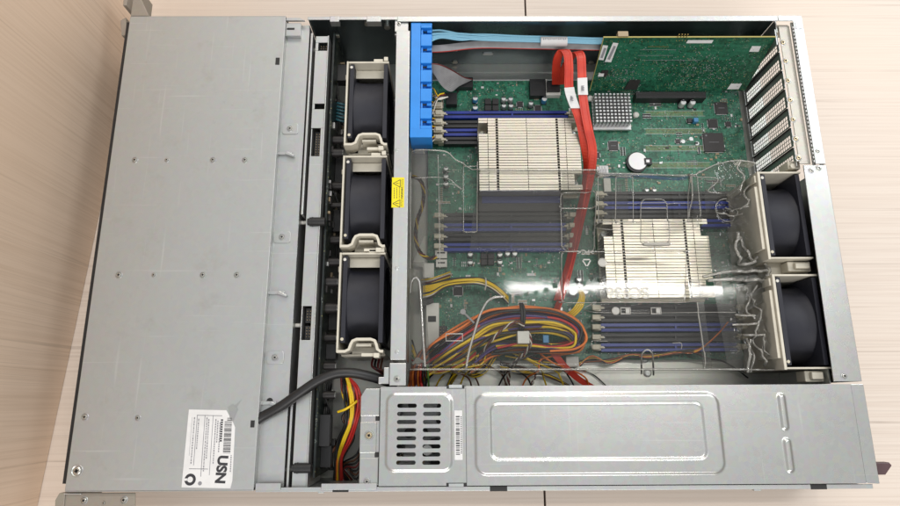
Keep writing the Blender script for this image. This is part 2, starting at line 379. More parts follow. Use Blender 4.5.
# step plate behind the bay
b = MB(); b.box(151, 2, 78.8, 174.6, 432.5, 80); b.box(173.6, 2, 40, 174.6, 432.5, 78.7)
b.box(152.8, 418, 80.1, 167, 432, 84.5); b.prism([(152.8,433.6),(171,433.6),(166,436.6),(152.8,436.6)], 84, 86.6)
b.box(153.5, 424.5, 84.6, 161, 426.6, 84.8, 1); b.build('bay_rear_shelf', ['steel', 'dark'], ch, bevel=.4)
for (u, v) in ((290,128.5),(282,237),(275,357.5)):
    x, y = at(u, v, 81); b = MB(); b.prism([(x+p, y+q) for p, q in rbox(15, 11, 2.5)], 80, 80.8); b.build('mounting_tab', 'steel', ch, bevel=.3)
    screw(ch, x, y, 80.8, 2.0, ring=3.2)
x, y = at(269.5, 401, 81); screw(ch, x, y, 80, 2.6, 'dark')
for (u, v) in ((284,153),(276,292.5),(268,403)):
    x, y = at(u, v, 83); b = MB(); b.box(x-8, y-1.4, 80, x+7, y+1.4, 83); b.prism([(x+1,y-1.3),(x+9,y-4),(x+10,y-2.5),(x+3,y+1.3)], 80, 84.5); b.build('retaining_hook', 'steel', ch, bevel=.4)
# backplane bracket bar
def wy(v, u=318, z=80): return at(u, v, z)[1]
b = MB()
for v0, v1 in ((36,42.5),(50.5,103.5),(109,128),(156,306),(340,488)): b.box(181.2, wy(v1), 79, 193.2, wy(v0), 80)
b.box(181.2, wy(50.5), 79, 184, wy(42.5), 80); b.box(181.2, wy(109), 79, 183.5, wy(103.5), 80)
for v0, v1 in ((128,156),(306,340)): b.box(190.4, wy(v1), 79, 193.2, wy(v0), 80)
b.box(181.2, wy(488), 30, 182.2, wy(36), 78.9); b.box(193.3, wy(488), 30, 194.3, wy(36), 81.2)
b.box(176.6, wy(215), 52, 178.6, wy(34), 82)
b.box(176.6, wy(488), 52, 178.6, wy(400), 80)
b.build('backplane_bracket', ['steel'], ch, bevel=.35)
for v0, v1 in ((42.5,50.5),(129,155),(307,322),(325,339)):
    b = MB(); b.box(184, wy(v1), 60, 192.5, wy(v0), 74); y0, y1 = wy(v1), wy(v0)
    k = 0
    yy = y0+2
    while yy < y1-1.5:
        for xx in (185.5, 188, 190.5): b.box(xx, yy, 74, xx+.9, yy+.9, 75.5, 1)
        yy += 2.6
    b.build('drive_connector', ['black', 'tan'], ch, bevel=.4)
for v in (222, 468):
    y = wy(v); x = 185 if v < 300 else 183
    b = MB(); b.cyl(y, 80.5, x, x+14, 4.2, 20, 0, axis='x'); b.cyl(y, 80.5, x-2, x, 3.2, 16, 0, axis='x'); b.cyl(y, 80.5, x+2, x+3, 4.45, 20, 1, axis='x'); b.build('rubber_standoff', ['black', 'dark'], ch)
for v in (49, 222, 325, 470):
    y = wy(v, 310, 72); b = MB(); b.cyl(y, 70, 174.8, 180.8, 1.8, 12, 0, axis='x'); b.build('spacer_pin', 'white', ch)
# backplane board with its connectors
b = MB(); b.box(197, 8, 6, 198.8, 428, 74); bp = b.build('backplane_board', 'brd', ch)
rr = random.Random(3)
b = MB()
for i in range(46):
    y = rr.uniform(14, 420); z = rr.uniform(14, 66)
    b.box(198.8, y, z, 198.8+rr.uniform(.8, 2), y+rr.uniform(2,7), z+rr.uniform(2,5), rr.choice((0,0,1,2)))
tag(b.build('surface_components', ['chip', 'tan', 'alu'], bp), kind='stuff')
for v, z, r_ in ((140,58,4),(153,60,4.2),(186,50,4),(205,56,2.4),(240,48,4),(262,55,4),(282,60,4.6),(308,58,5),(338,56,3.6),(118,46,4),(366,54,3.5),(395,52,3.5)):
    y = at(338, v, z)[1]; b = MB(); b.cyl(y, z, 198.8, 209, r_, 20, 0, axis='x'); b.cyl(y, z, 209, 209.4, r_*.8, 20, 1, axis='x'); b.build('capacitor', ['chip', 'dsteel'], bp)
for v, z, l in ((75,50,18),(172,40,26),(222,38,22),(318,40,24),(352,46,14),(430,60,26),(456,50,18)):
    y = at(338, v, z)[1]; b = MB(); b.box(198.8, y-l/2, z-6, 208, y+l/2, z+5, 0); b.box(208, y-l/2+2, z-4, 208.6, y+l/2-2, z+3, 1); b.build('drive_connector', ['black', 'dark'], bp, bevel=.5)
for (u, v, z) in ((337,50,40),(342,63,40),(334,70,30),(452,49,60),(455,62,60),(593,49,55),(592,62,50)):
    x, y = at(u, v, z)
    if u < 400: b = MB(); b.box(x-3, y-1, z-2, x+3, y+1.2, z); b.build('bent_tab', 'tan', ch, bevel=.3)
# small bright rivets and slots pressed in the far wall
for (u, v) in ((455,49.5),(455,62),(593,49),(591,62),(488,53.5),(337,36),(400,50)):
    # intersect the pixel ray with the wall plane Y = 435.7
    dd = RM @ Vector(((u-450)/F, -(v-253)/F, -1)); t = (.4356-CAM.y)/dd.y; q = (CAM+dd*t)*1000
    b = MB(); w = 5.5 if u == 488 else 3; b.prism([(q.x+p, q.z+s_) for p, s_ in rbox(w*2, 2.6*1.4, 1.6)], 0, 1.0)
    b.v = [(p[0], 435.7-p[2], p[1]) for p in b.v]; b.f = [f_[::-1] for f_ in b.f]; b.build('wall_slot', 'fin' if u != 488 else 'alu', ch)
for (u, v) in ((368,20),(387,29)):
    x, y = at(u, v, 80); b = MB(); b.cyl(x, 82-(v-20)*.5, 431.8 if v < 25 else 431, 435.6, 3.2, 16, 0, r2=3.2, axis='y'); b.build('screw', 'screw', ch)
# crossbar over the fan wall
b = MB(); b.box(261.2, 104, 87, 274.4, 421, 88); b.box(261.2, 104, 10, 262.2, 421, 86.9); b.box(273.4, 104, 50, 274.4, 421, 86.9); b.build('crossbar', 'steel', ch, bevel=.4)
b = MB(); b.box(259.5, 421.4, 84.5, 272.6, 436.5, 86.2); b.box(259.5, 418.5, 60, 272.6, 421, 84); b.build('crossbar_bracket', 'steel', ch, bevel=.4)
x, y = at(399, 24, 86.2); screw(ch, x, y, 86.2, 2.0)
b = MB(); b.box(260.5, 82.6, 84.5, 274.6, 101.5, 86.3); b.prism([(251,84),(260.3,84),(260.3,98),(255.5,98),(255.5,90),(251,90)], 80, 84.4); b.build('crossbar_bracket', 'steel', ch, bevel=.6)
x, y = at(397, 379, 86.3); screw(ch, x, y, 86.3, 2.0, ring=3)
for v in (150, 268, 352):
    x, y = at(397, v, 88); b = MB(); b.lathe(x, y, [(1.8, 88), (1.3, 88.3), (0, 88.35)], 14); b.build('rivet', 'steel', ch)
# yellow warning sticker
xs0, ys0, xs1, ys1 = rect(391.8, 177.5, 404.2, 207.5, 88)
b = MB(); b.box(xs0, ys0, 88.02, xs1, ys1, 88.15, 0); h = ys1-ys0; wd = xs1-xs0
for yc in (ys0+h*.13, ys0+h*.80):
    xc = xs0+wd*.45; t = 3.6
    tri = [(xc+t*.62*1.1, yc-t), (xc+t*.62*1.1, yc+t), (xc-t*1.1, yc)]
    for i in range(3):
        p, q = Vector(tri[i]), Vector(tri[(i+1)%3]); n_ = (q-p).normalized(); n_ = Vector((-n_.y, n_.x))*.28
        b.prism([tuple(p-n_), tuple(q-n_), tuple(q+n_), tuple(p+n_)], 88.15, 88.22, 1)
    b.box(xc-1.6, yc-.3, 88.15, xc+.8, yc+.3, 88.22, 1); b.box(xc+1.2, yc-.3, 88.15, xc+1.7, yc+.3, 88.22, 1)
rt = random.Random(5)
for i in range(4):
    xx = xs0+2+i*2.3; yy = ys0+h*.30
    while yy < ys0+h*.66:
        l = rt.uniform(.7, 2); b.box(xx, yy, 88.15, xx+.55, min(yy+l, ys0+h*.67), 88.2, 1); yy += l+.45
for i in range(2):
    xx = xs1-1.6-i*1.2; yy = ys0+1
    while yy < ys1-2: l = rt.uniform(.6, 1.6); b.box(xx, yy, 88.15, xx+.45, yy+l, 88.2, 1); yy += l+.5
b.build('warning_sticker', ['yellow', 'ink'], ch)
# rear rim, bracket ledge, rear cover plate
b = MB()
b.prism([(636.5,431.3),(650.6,431.3),(650.6,281),(659.8,281),(659.8,437),(636.5,437)], 87, 88)
b.box(659, 281, 80, 659.9, 437, 86.9)
b.box(652, 422, 88.02, 658.5, 429.5, 88.4)
b.build('rear_rim', 'steel', ch, bevel=.3)
x, y = at(817.5, 151, 88); screw(ch, x, y, 88, 1.6, ring=2.2)
b = MB(); b.box(638.5, 283, 82, 649.2, 429, 83, 0); b.box(636.8, 424, 70, 649, 431, 81.5, 0)
b.build('slot_ledge', 'ledge', ch, bevel=.3)
b = MB(); b.box(649.4, 281, 84.4, 652, 431, 85.6); b.build('rim_step', 'dsteel', ch)
b = MB(); y = 284.
while y < 428: b.prism([(650.1+p, y+q) for p, q in rbox(.9, 2.2, .4)], 86, 87.3, 0); y += 3.9
b.build('vent_row', ['paper'], ch)
for v, u in ((42,783.3),(60.5,786),(80,788.3),(99.5,790.5),(119,793.3),(138.5,796),(157.5,799)):
    x, y = at(u, v, 84); screw(ch, x, y, 83, 2.1, 'brass', ring=3.3)
# rear slot covers, perforated
def slot_cover(y0, y1):
    b = MB(); X = 636.4; zb, zt = 9, 82; ya = y0+1.0; yb = y1-1.0
    hole0, hole1 = ya+1.2, ya+12.6; cw = (hole1-hole0)/3; rows = 18; chh = (zt-zb-7)/rows
    b.box(X, ya, zb, X+.4, hole0, zt); b.box(X, hole1, zb, X+.4, yb, zt); b.box(X, hole0, zb, X+.4, hole1, zb+3.5); b.box(X, hole0, zt-3.5, X+.4, hole1, zt)
    for c_ in range(4): 
        yy = hole0+c_*cw; b.box(X+.05, yy-.28, zb+3.5, X+.35, yy+.28, zt-3.5)
    for r_ in range(rows+1):
        zz = zb+3.5+r_*chh; b.box(X+.08, hole0, zz-.3, X+.32, hole1, zz+.3)
    b.box(X-1.6, yb-.3, zb, X, yb+.3, zt, 1)
    return b.build('slot_cover', ['dsteel', 'dark'], ch)
ytop = 421.; pitch = 20.1
for i in range(7): slot_cover(ytop-(i+1)*pitch, ytop-i*pitch)
b = MB(); b.box(636.4, 82.5, 3.1, 637.4, 281-.5, 9); b.box(636.4, 82.5, 9, 637.4, 95, 82); b.box(636.4, 422, 3.1, 637.4, 436, 82); b.box(636.4, 281, 3.1, 637.4, 422, 8.5)
b.build('rear_panel', 'dsteel', ch)
b = MB(); b.prism([(638.6,279.8),(659.9,279.8),(660.2,84.2),(636.2,84.2)], 87.1, 88.3); b.box(659.2, 84.2, 3.1, 660.2, 279.8, 87)
b.build('rear_top_plate', 'psu', ch, bevel=.4)
for (u, v) in ((811,170.5),(818.5,168)): x, y = at(u, v, 88.3); screw(ch, x, y, 88.3, 1.9, ring=2.8)
x, y = at(844, 376, 88.3); screw(ch, x, y, 88.3, 1.9, ring=2.8)
# floor screws and wiggly wire loop on the floor by the PSU
for (u, v) in ((645,359),(648,373)):
    x, y = at(u, v, 5); b = MB(); b.lathe(x, y, [(4, 3), (3.8, 4.4), (2.5, 5.2), (0, 5.4)], 20); b.build('floor_stud', 'alu', ch)
# rack ears
b = MB()
P = lambda u, v, z: at(u, v, z)
b.prism([P(134,-6,84),P(139,-6,84),P(149.5,16.6,84),P(131,16.6,84)], 83, 85); b.prism([P(131.5,16,70),P(134.5,-14,70),P(139,-14,70),P(135,16,70)], 40, 87)
b.prism([P(124.5,25,70),P(130,22,70),P(130,40,70),P(125.5,40,70)], 40, 78)
b.build('rack_ear', 'ear', ch, bevel=.5)
b = MB(); b.prism([P(64,493,84),P(135,493,84),P(135,540,84),P(58,540,84)], 82.5, 84)
b.prism([P(56,500,84),P(60,493,84),P(66,492.5,84),P(62,540,84),P(54,540,84)], 30, 85.2)
b.prism([P(64,493.2,84),P(82,493.2,84),P(82,494.6,84),P(64,494.6,84)], 84.1, 85.3, 1)
b.build('rack_ear', ['ear', 'alu'], ch, bevel=.6)
for (u, v) in ((84,500.5),(124,500),(104,503)): x, y = at(u, v, 84); screw(ch, x, y, 84, 2.2 if u != 104 else 1.2, ring=3.2 if u != 104 else 0)
# paper label on the cover
TL, TR, BR, BL = [Vector(at(*q, 88.3)) for q in ((188,409.5),(236,410.5),(232,488.5),(181.5,487.5))]
def lab(s_, t_, z=88.5): q = TL*(1-s_)*(1-t_)+TR*s_*(1-t_)+BR*s_*t_+BL*(1-s_)*t_; return (q.x, q.y)
def lq(b, s0, t0, s1, t1, m, z0=88.42, z1=88.5): b.prism([lab(s0,t0),lab(s1,t0),lab(s1,t1),lab(s0,t1)], z0, z1, m)
b = MB(); b.prism([lab(.02,0),lab(.80,0),lab(.86,.06),lab(.97,.18),lab(1,.22),lab(1,.9),lab(.97,1),lab(0,1)], 88.22, 88.4, 0)
for s0, t0, s1, t1 in ((.20,.07,.212,.72),(.36,.07,.372,.86),(.53,.07,.54,.84),(.20,.07,.72,.078),(.12,.76,.5,.768),(.1,.1,.105,.6)): lq(b, s0, t0, s1, t1, 2)
for s_, t0, t1 in ((.14,.1,.7),(.23,.12,.5),(.40,.1,.8),(.44,.12,.62),(.585,.12,.7),(.63,.14,.4),(.68,.16,.55),(.94,.58,.8)):
    t = t0
    while t < t1: l = rt.uniform(.006, .028); lq(b, s_, t, s_+.022, t+l, 2); t += l+.009
t = .10
while t < .56: l = rt.choice((.004,.004,.008,.012)); lq(b, .78+.05*(t<.14), t, .93, t+l, 1); t += l+rt.choice((.004,.007,.011))
t = .12
while t < .42: lq(b, .70, t, .745, t+.02, 1); t += .03
cx, cy = lab(.16,.90); b.lathe(cx, cy, [(4.6,88.4),(4.6,88.5),(2.3,88.5),(2.3,88.4)], 20, 1); b.prism([(cx-5,cy-.9),(cx-2.4,cy-.9),(cx-2.4,cy+.9),(cx-5,cy+.9)], 88.45, 88.56, 0)
cx, cy = lab(.36,.945); b.lathe(cx, cy, [(1.6,88.4),(1.6,88.5),(0,88.5)], 12, 2)
st = b.build('paper_label', ['paper', 'ink', 'greyink'], ch)
x, y = lab(.70,.585); textmesh('USN', 11.2, x, y, 88.5, -PI/2-.05, 'ink', st, 'lettering', .08, .45)
x, y = lab(.87,.235); b = MB(); b.prism([P(228,407,88.2),P(233,404,88.2),P(238,409,88.2),P(236,414,88.2),P(233,421,88.2),P(230,419,88.2),P(229,412,88.2)], 88.42, 88.47); b.prism([P(233,407,88.2),P(242,399,88.2),P(236,409,88.2)], 88.25, 88.3); b.build('glue_mark', 'dsteel', st)
# ================================================================ POWER SUPPLY CAGE
ps = thing('power_supply_cage', 'long bright steel power supply cage with embossed top and slotted vent', 'power supply', (450, 42, 3.2))
def hfield(x0, y0, x1, y1, step, hf, hole=None, skirt=1.2):
    nx = int((x1-x0)/step)+1; ny = int((y1-y0)/step)+1; sx = (x1-x0)/nx; sy = (y1-y0)/ny; b = MB(); vs = []; S_ = []
    for j in range(ny+1):
        for i in range(nx+1):
            x, y = x0+i*sx, y0+j*sy
            if hole:
                s_ = hole(x, y)
                if abs(s_) < step*.75 and 0 < i < nx and 0 < j < ny:
                    e = .01; gx = (hole(x+e,y)-s_)/e; gy = (hole(x,y+e)-s_)/e; g = math.hypot(gx, gy) or 1; x -= gx/g*s_; y -= gy/g*s_; s_ = 0
                S_.append(s_)
            vs.append((x, y, hf(x, y)))
    fs = []
    for j in range(ny):
        for i in range(nx):
            q = (j*(nx+1)+i, j*(nx+1)+i+1, (j+1)*(nx+1)+i+1, (j+1)*(nx+1)+i)
            if hole and sum(S_[k] for k in q) < -1e-4 and max(S_[k] for k in q) < .02: continue
            fs.append(q)
    b.add(vs, fs, 0, True)
    if skirt:
        b.box(x0, y0, hf(x0,y0)-skirt, x1, y0+.01, hf(x0,y0)); b.box(x0, y1-.01, hf(x0,y0)-skirt, x1, y1, hf(x0,y0)); b.box(x0, y0, hf(x0,y0)-skirt, x0+.01, y1, hf(x0,y0)); b.box(x1-.01, y0, hf(x0,y0)-skirt, x1, y1, hf(x0,y0))
    return b
ox0, oy0, ox1, oy1 = rect(475.5, 394, 721, 474, 88); ix0, iy0, ix1, iy1 = rect(491, 403.5, 704, 459, 88)
ovs = [rect(779.5, 394, 786.5, 430, 88), rect(785, 438.5, 792, 472.5, 88)]
def psu_h(x, y):
    so = sd_rr(x, y, (ox0+ox1)/2, (oy0+oy1)/2, (ox1-ox0)/2, (oy1-oy0)/2, 9); si = sd_rr(x, y, (ix0+ix1)/2, (iy0+iy1)/2, (ix1-ix0)/2, (iy1-iy0)/2, 6)
    z = 88+1.3*sstep(1.3, -1.3, so)-1.0*sstep(1.0, -1.0, si)
    for a0, a1, a2, a3 in ovs:
        s_ = sd_rr(x, y, (a0+a2)/2, (a1+a3)/2, (a2-a0)/2, (a3-a1)/2, (a2-a0)/2-.01); z += 1.5*sstep(.8, -1.6, s_)
    return z+.25*noise.noise(Vector((x*.012, y*.02, 0)))
b = hfield(325.2, 3.0, 650.2, 82, .8, psu_h); b.build('top_cover', 'psu', ps)
b = MB(); b.prism([(650.6,3.2),(661.4,2.6),(661.4,82),(650.6,82)], 86.4, 87.6); b.box(660.6, 2.8, 5, 661.4, 82, 86.3); b.build('rear_flange', 'psu', ps, bevel=.8)
vx0, vy0, vx1, vy1 = rect(386.5, 394, 451.5, 471, 88)
slots = []
for i in range(8):
    v = 405.8+i*8.13
    for u0, u1 in ((397.3-i*.16, 416.8-i*.16), (423.2-i*.14, 441.2-i*.14)):
        a = rect(u0, v-2.1, u1, v+2.1, 88.6); slots.append(((a[0]+a[2])/2, (a[1]+a[3])/2, (a[2]-a[0])/2, (a[3]-a[1])/2))
def vent_hole(x, y): return min(sd_rr(x, y, cx, cy, hw, hh, hh-.01) for cx, cy, hw, hh in slots)
def vent_h(x, y): return 87.9+1.1*sstep(1.6, -1.6, sd_rr(x, y, (vx0+vx1)/2, (vy0+vy1)/2, (vx1-vx0)/2, (vy1-vy0)/2, 7))
b = hfield(253.6, 3.0, 324.8, 81.6, .45, vent_h, vent_hole); b.build('vent_panel', 'psu', ps)
b = MB(); b.box(253.8, 80.6, 5, 650, 81.6, 86.6); b.box(253.8, 3.4, 5, 254.8, 80.5, 86.4); b.box(324, 4, 30, 325, 80, 86); b.box(255, 3.4, 3.2, 650, 80.5, 4.4)
b.box(309, 79.8, 86.9, 324, 82.6, 88.25, 1); b.box(311, 80.4, 87, 322, 83, 88.4, 0); b.box(308.5, 2.6, 87, 325, 5.2, 88.25, 1); b.box(310.5, 2.4, 87, 322.5, 4.7, 88.4, 0)
b.build('cage_wall', ['steel', 'dark'], ps)
b = MB()
for i in range(14):
    x = rt.uniform(262, 312); y = rt.uniform(12, 74); b.cyl(x, y, 10, rt.uniform(30, 55), rt.uniform(3, 6), 14, rt.choice((0, 0, 1, 2)))
b.build('inner_components', ['chip', 'tan', 'alu'], ps)
b = MB(); b.prism([(240.5,80.5),(253,80.5),(253,3),(237,3),(237,74)], 82.8, 84, 0)
b.prism([(240.5,80.3),(252.6,80.3),(252.6,58),(236.8,58),(236.8,74)], 84, 85.2, 0); b.box(236.8, 28.5, 84, 250.5, 53, 84.8, 0); b.box(237.2, 4, 84, 252.6, 24.5, 85, 0)
b.box(249.5, 54, 84.1, 252.8, 58, 85.4, 1); b.box(249.5, 25, 84.1, 252.8, 29, 85.4, 1); b.box(236.9, 3.2, 5, 237.9, 74, 82.7, 0)
b.build('mounting_flange', ['psu', 'dark'], ps, bevel=.4)
x, y = at(369, 435.5, 84.8); screw(ps, x, y, 84.8, 2.6, 'brass', ring=4)
x, y = at(367, 481.5, 85); screw(ps, x, y, 85, 2.0, ring=3)
b = MB(); x0, y0, x1, y1 = rect(454.6, 410.5, 462.4, 460, 88); b.box(x0, y0, 88.02, x1, y1, 88.2, 0); y = y0+4
while y < y1-4: l = rt.choice((.35,.35,.7,1.0)); b.box(x0+1, y, 88.2, x0+4.3, y+l, 88.25, 1); y += l+rt.choice((.3,.5,.8))
y = y0+5
while y < y1-5: b.box(x0+5, y, 88.2, x0+6, y+.8, 88.24, 1); y += 1.5
b.build('barcode_label', ['paper', 'ink'], ps)
b = MB(); b.prism([(657, at(875,462.5,60)[1]), at(889.5,462.5,60), at(892.5,465.5,60), at(886,475,60), (657, at(877,475,60)[1])], 52, 60); b.build('release_latch', 'purple', ps, bevel=1)
# ================================================================ FANS
def fan_module(name, label, cat, group, w=41, rear=False):
    t = thing(name, label, cat, (0, 0, 0), group)
    b = MB()
    if not rear:
        b.box(0, -89, 4, 1.8, 0, 78.5); b.box(1.8, -1.8, 4, w, 0, 78); b.box(1.8, -91, 4, w, -89.2, 62)
        b.box(2, -11, 64, w-1, -2.2, 65.2)         # sloping shelf under the top edge
        b.box(11, -89, 50, 36, -79, 60)
        b.box(-1, -58, 30, 0, -50, 70); b.box(-1.5, -17, 60, 0, -12, 74)
    else:
        b.box(-1, -84, 6, 1.6, 0, 78.5); b.box(1.6, -1.8, 4, w+2, 0, 78); b.box(1.6, -83.4, 4, w+2, -81.8, 78)
        b.box(-4, -74, 40, -1.2, -14, 76); b.box(-3, -10, 30, -1.2, -3, 76)
    t_h = b.build('fan_housing', 'beige', t, bevel=.5, local=True)
    if not rear:
        b = MB(); pth = [(1,-88.2),(8,-88.2),(11.5,-86.5),(13,-82),(14.5,-79.2),(18,-77.8),(30,-77.8),(33.5,-79),(35,-82.5),(36,-86.5),(38.5,-88.2),(w,-88.2)]
        secs = []
        for i, p in enumerate(pth):
            a_ = Vector(pth[max(0,i-1)]); c_ = Vector(pth[min(len(pth)-1,i+1)]); dd = (c_-a_).normalized(); n_ = Vector((-dd.y, dd.x))
            secs.append((Vector(p)+n_*1.15, Vector(p)-n_*1.15))
        for i in range(len(secs)-1):
            (a1,b1),(a2,b2) = secs[i], secs[i+1]; b.prism([tuple(a1),tuple(a2),tuple(b2),tuple(b1)], 64, 81)
        b.box(17, -83.5, 58, 30, -81.5, 76); b.box(22, -92.2, 70, 38, -89.6, 77); b.box(33, -93.5, 66, 37.5, -89.6, 80)
        b.build('pull_handle', 'beige', t, local=True)
    x0 = 3.6 if not rear else 2.2; x1 = w-1 if not rear else w; yc = -42 if not rear else -41.6; hw = 38.5; zc = 39.5; R_ = 36.6
    b = MB(); n = 64
    for xa, xb in ((x0, x0+3.8), (x1-3.8, x1)):           # square flange with round opening
        for xx, flip in ((xa, 0), (xb, 1)):
            vs = []
            for i in range(n):
                a = 2*PI*i/n; ca, sa = math.cos(a), math.sin(a); k = hw/max(abs(ca), abs(sa))
                vs += [(xx, yc+R_*ca*.985, zc+R_*sa*.985), (xx, yc+k*ca, zc+k*sa)]
            fs = [(2*i, 2*i+1, 2*((i+1)%n)+1, 2*((i+1)%n)) for i in range(n)]
            b.add(vs, [f_[::-1] for f_ in fs] if flip else fs, 0)
        vs = []
        for i in range(n):
            a = 2*PI*i/n; ca, sa = math.cos(a), math.sin(a); k = hw/max(abs(ca), abs(sa)); vs += [(xa, yc+k*ca, zc+k*sa), (xb, yc+k*ca, zc+k*sa)]
        b.add(vs, [(2*i, 2*((i+1)%n), 2*((i+1)%n)+1, 2*i+1) for i in range(n)], 0)
    for yy in (yc-33.5, yc+33.5):
        for zz in (zc-33.5,): b.cyl(yy, zz, x0+3.8, x1-3.8, 3.6, 14, 0, axis='x')
    for a in ():
        a = math.radians(a); b.box(x0+3.8, yc+36.2*math.cos(a)-.5, zc+34.2*math.sin(a), x1-3.8, yc+36.2*math.cos(a)+.5, zc+36.4*math.sin(a), 0)
    # barrel with a slight waist
    prof = [(x0+3.8, 36.2), (x0+8, 35.0), ((x0+x1)/2, 34.6), (x1-8, 35.0), (x1-3.8, 36.2)]
    vs = [(px_, yc+r_*math.cos(2*PI*i/n), zc+r_*math.sin(2*PI*i/n)) for px_, r_ in prof for i in range(n)]
    b.add(vs, [(k*n+i, k*n+(i+1)%n, (k+1)*n+(i+1)%n, (k+1)*n+i) for k in range(len(prof)-1) for i in range(n)], 0, True)
    fr = b.build('fan_frame', 'fan', t, local=True)
    b = MB(); b.cyl(yc, zc, x0+5, x1-5, 16, 32, 0, axis='x')
    for k in range(7):
        a = 2*PI*k/7; vs = []
        for r_ in (15, 24, 33):
            for q, xx in ((-.22, x0+8), (.22, x1-9)):
                for th in (0, .04): vs.append((xx, yc+r_*math.cos(a+q+th), zc+r_*math.sin(a+q+th)))
        b.add(vs, [(0,2,6,4),(4,6,10,8),(5,7,3,1),(9,11,7,5),(0,4,5,1),(4,8,9,5),(2,3,7,6),(6,7,11,10),(8,10,11,9)], 0, True)
    b.build('impeller', 'fan', fr, local=True)
    for yy in (yc+35.5, yc-35.5):
        b = MB(); b.cyl(x0+1.2, yy, 75.6, 78.4, 1.4, 12, 0); b.build('corner_pin', 'white' if yy > yc else 'cream', t, local=True)
    if not rear:
        b = MB(); b.box(26, .2, 70, 35, 3.2, 77); b.box(36, .2, 66, 40, 4.4, 79); b.build('latch', 'beige', t, bevel=.4, local=True)
    return t
G1 = 'three cooling fans in a row behind the drive backplane'
f1 = fan_module('cooling_fan', 'black cooling fan in ivory housing, nearest the dark far wall, top of the front row', 'fan', G1)
f1.location = (.213, .3917, .0032)
f2 = copy_tree(f1, 0, -.0983*1000, 0, label='middle black cooling fan of the front row, beside the yellow warning sticker')
f3 = copy_tree(f1, .5, -.1918*1000, 0, label='black cooling fan in ivory housing just above the thick black cable')
G2 = 'two exhaust fans under the rear top plate'
e1 = fan_module('exhaust_fan', 'black rear exhaust fan in ivory housing, upper one beside the perforated slot covers', 'fan', G2, 38, True)
e1.location = (.5995, .2761, .0032)
e2 = copy_tree(e1, 1.0, -97.6, 0, label='black rear exhaust fan in ivory housing, lower one next to the power supply cage')
ORG[e1.name] = (599.5,276.1,3.2); ORG[e2.name] = (600.5,178.5,3.2)
b = MB(); x0, y0, x1, y1 = rect(789, 261, 812, 271, 74); b.box(x0, y0, 60, x1, y1, 72); b.box(x0+5, y0+2, 72, x1-3, y1-2, 76); b.box(x0-12, y0-3, 40, x1+4, y1+3, 60)
b.build('latch_block', 'beige', e1, bevel=.8)
b = MB(); x0, y0, x1, y1 = rect(805, 371, 828, 382, 74); b.box(x0, y0, 60, x1, y1, 74); b.box(x0+4, y0+2, 74, x1-6, y1-1, 78); b.build('latch_block', 'beige', e2, bevel=.8)
b = MB(); x0, y0, x1, y1 = rect(788, 161, 800, 169, 76); b.box(x0, y0, 60, x1, y1, 76); b.cyl(x0+3, y0+2, 76, 79, 2.5, 14, 0); b.build('latch_block', 'beige', e1, bevel=.6)
# ================================================================ MOTHERBOARD
mb_ = thing('motherboard', 'large green server motherboard screwed to the floor of the case', 'circuit board', (455, 260, 8))
b = MB(); b.box(290, 108, 9.8, 628, 411, 12)
rq = random.Random(17)
for k in range(230):          # runs of parallel traces with a 45 degree jog
    x, y = rq.uniform(294, 590), rq.uniform(112, 400); n = rq.randint(3, 9); l1, l2 = rq.uniform(5, 22), rq.uniform(4, 18); p = rq.choice((.8, 1.0)); hz = rq.random() < .5; sg = rq.choice((-1, 1)); j = rq.uniform(1, 4)
    for i in range(n):
        o_ = i*p; pts = [(0, o_), (l1+o_*.4*sg, o_), (l1+j+o_*.4*sg, o_+sg*j), (l1+j+l2, o_+sg*j)]
        pts = [(x+q[0], y+q[1]) if hz else (x+q[1], y+q[0]) for q in pts]
        if any(not (292 < q[0] < 626 and 110 < q[1] < 408) for q in pts): continue
        for a_, c_ in zip(pts, pts[1:]):
            a_, c_ = Vector(a_), Vector(c_); nn = (c_-a_).normalized(); nn = Vector((-nn.y, nn.x))*.17
            b.prism([tuple(a_-nn), tuple(c_-nn), tuple(c_+nn), tuple(a_+nn)], 12.0, 12.03, 1)
pc = b.build('circuit_board', ['pcb', 'trace'], mb_)
b = MB(); b.box(290, 409.8, 12.02, 628, 411, 12.5); b.build('board_rim', 'alu', mb_)
def slot(u0, u1, v, col, tall=20, name='memory_slot'):
    x0 = at(u0, v, 20)[0]; x1 = at(u1, v, 20)[0]; y = at((u0+u1)/2, v, 20)[1]
    b = MB(); h = 4.0
    b.box(x0, y-h, 12, x1, y+h, 18.2, 0); b.box(x0, y-h, 18.2, x1, y-1.0, 20, 0); b.box(x0, y+1.0, 18.2, x1, y+h, 20, 0)
    b.box(x0+.2, y-.95, 18.25, x1-.2, y+.95, 18.5, 1); xm = x0+(x1-x0)*.55; b.box(xm-1, y-h+.1, 18.3, xm+1, y+h-.1, 20.1, 0)
    for xx in (x0+2.2, x1-3.4): b.box(xx, y-.5, 19.9, xx+1.4, y+.5, 20.5, 2)
    s_ = b.build(name, [col, 'dark', 'alu'], mb_, bevel=.3)
    for xx, s in ((x0, -1), (x1, 1)):
        l = MB(); xa = xx+s*.3; l.box(xa, y-3.0, 12.2, xa+s*6, y+3.0, 22); l.box(xa+s*2.2, y-2.4, 22, xa+s*9.6, y+2.4, 26.5); l.box(xa-s*2.6, y-1.1, 20.6, xa+s*2.2, y+1.1, 23.5)
        l.build('latch', 'cream', s_, bevel=.6)
for v, c_ in ((114.3,'dimmblue'),(123.8,'black'),(132,'dimmblue'),(140.3,'black')): slot(444, 568, v, c_)
for v, c_ in ((216.5,'black'),(227,'dimmblue'),(237,'black'),(246.8,'dimmblue')): slot(444, 566, v, c_)
for v, c_ in ((195,'black'),(205,'dimmblue'),(214,'black'),(223,'dimmblue')): slot(604, 741, v, c_)
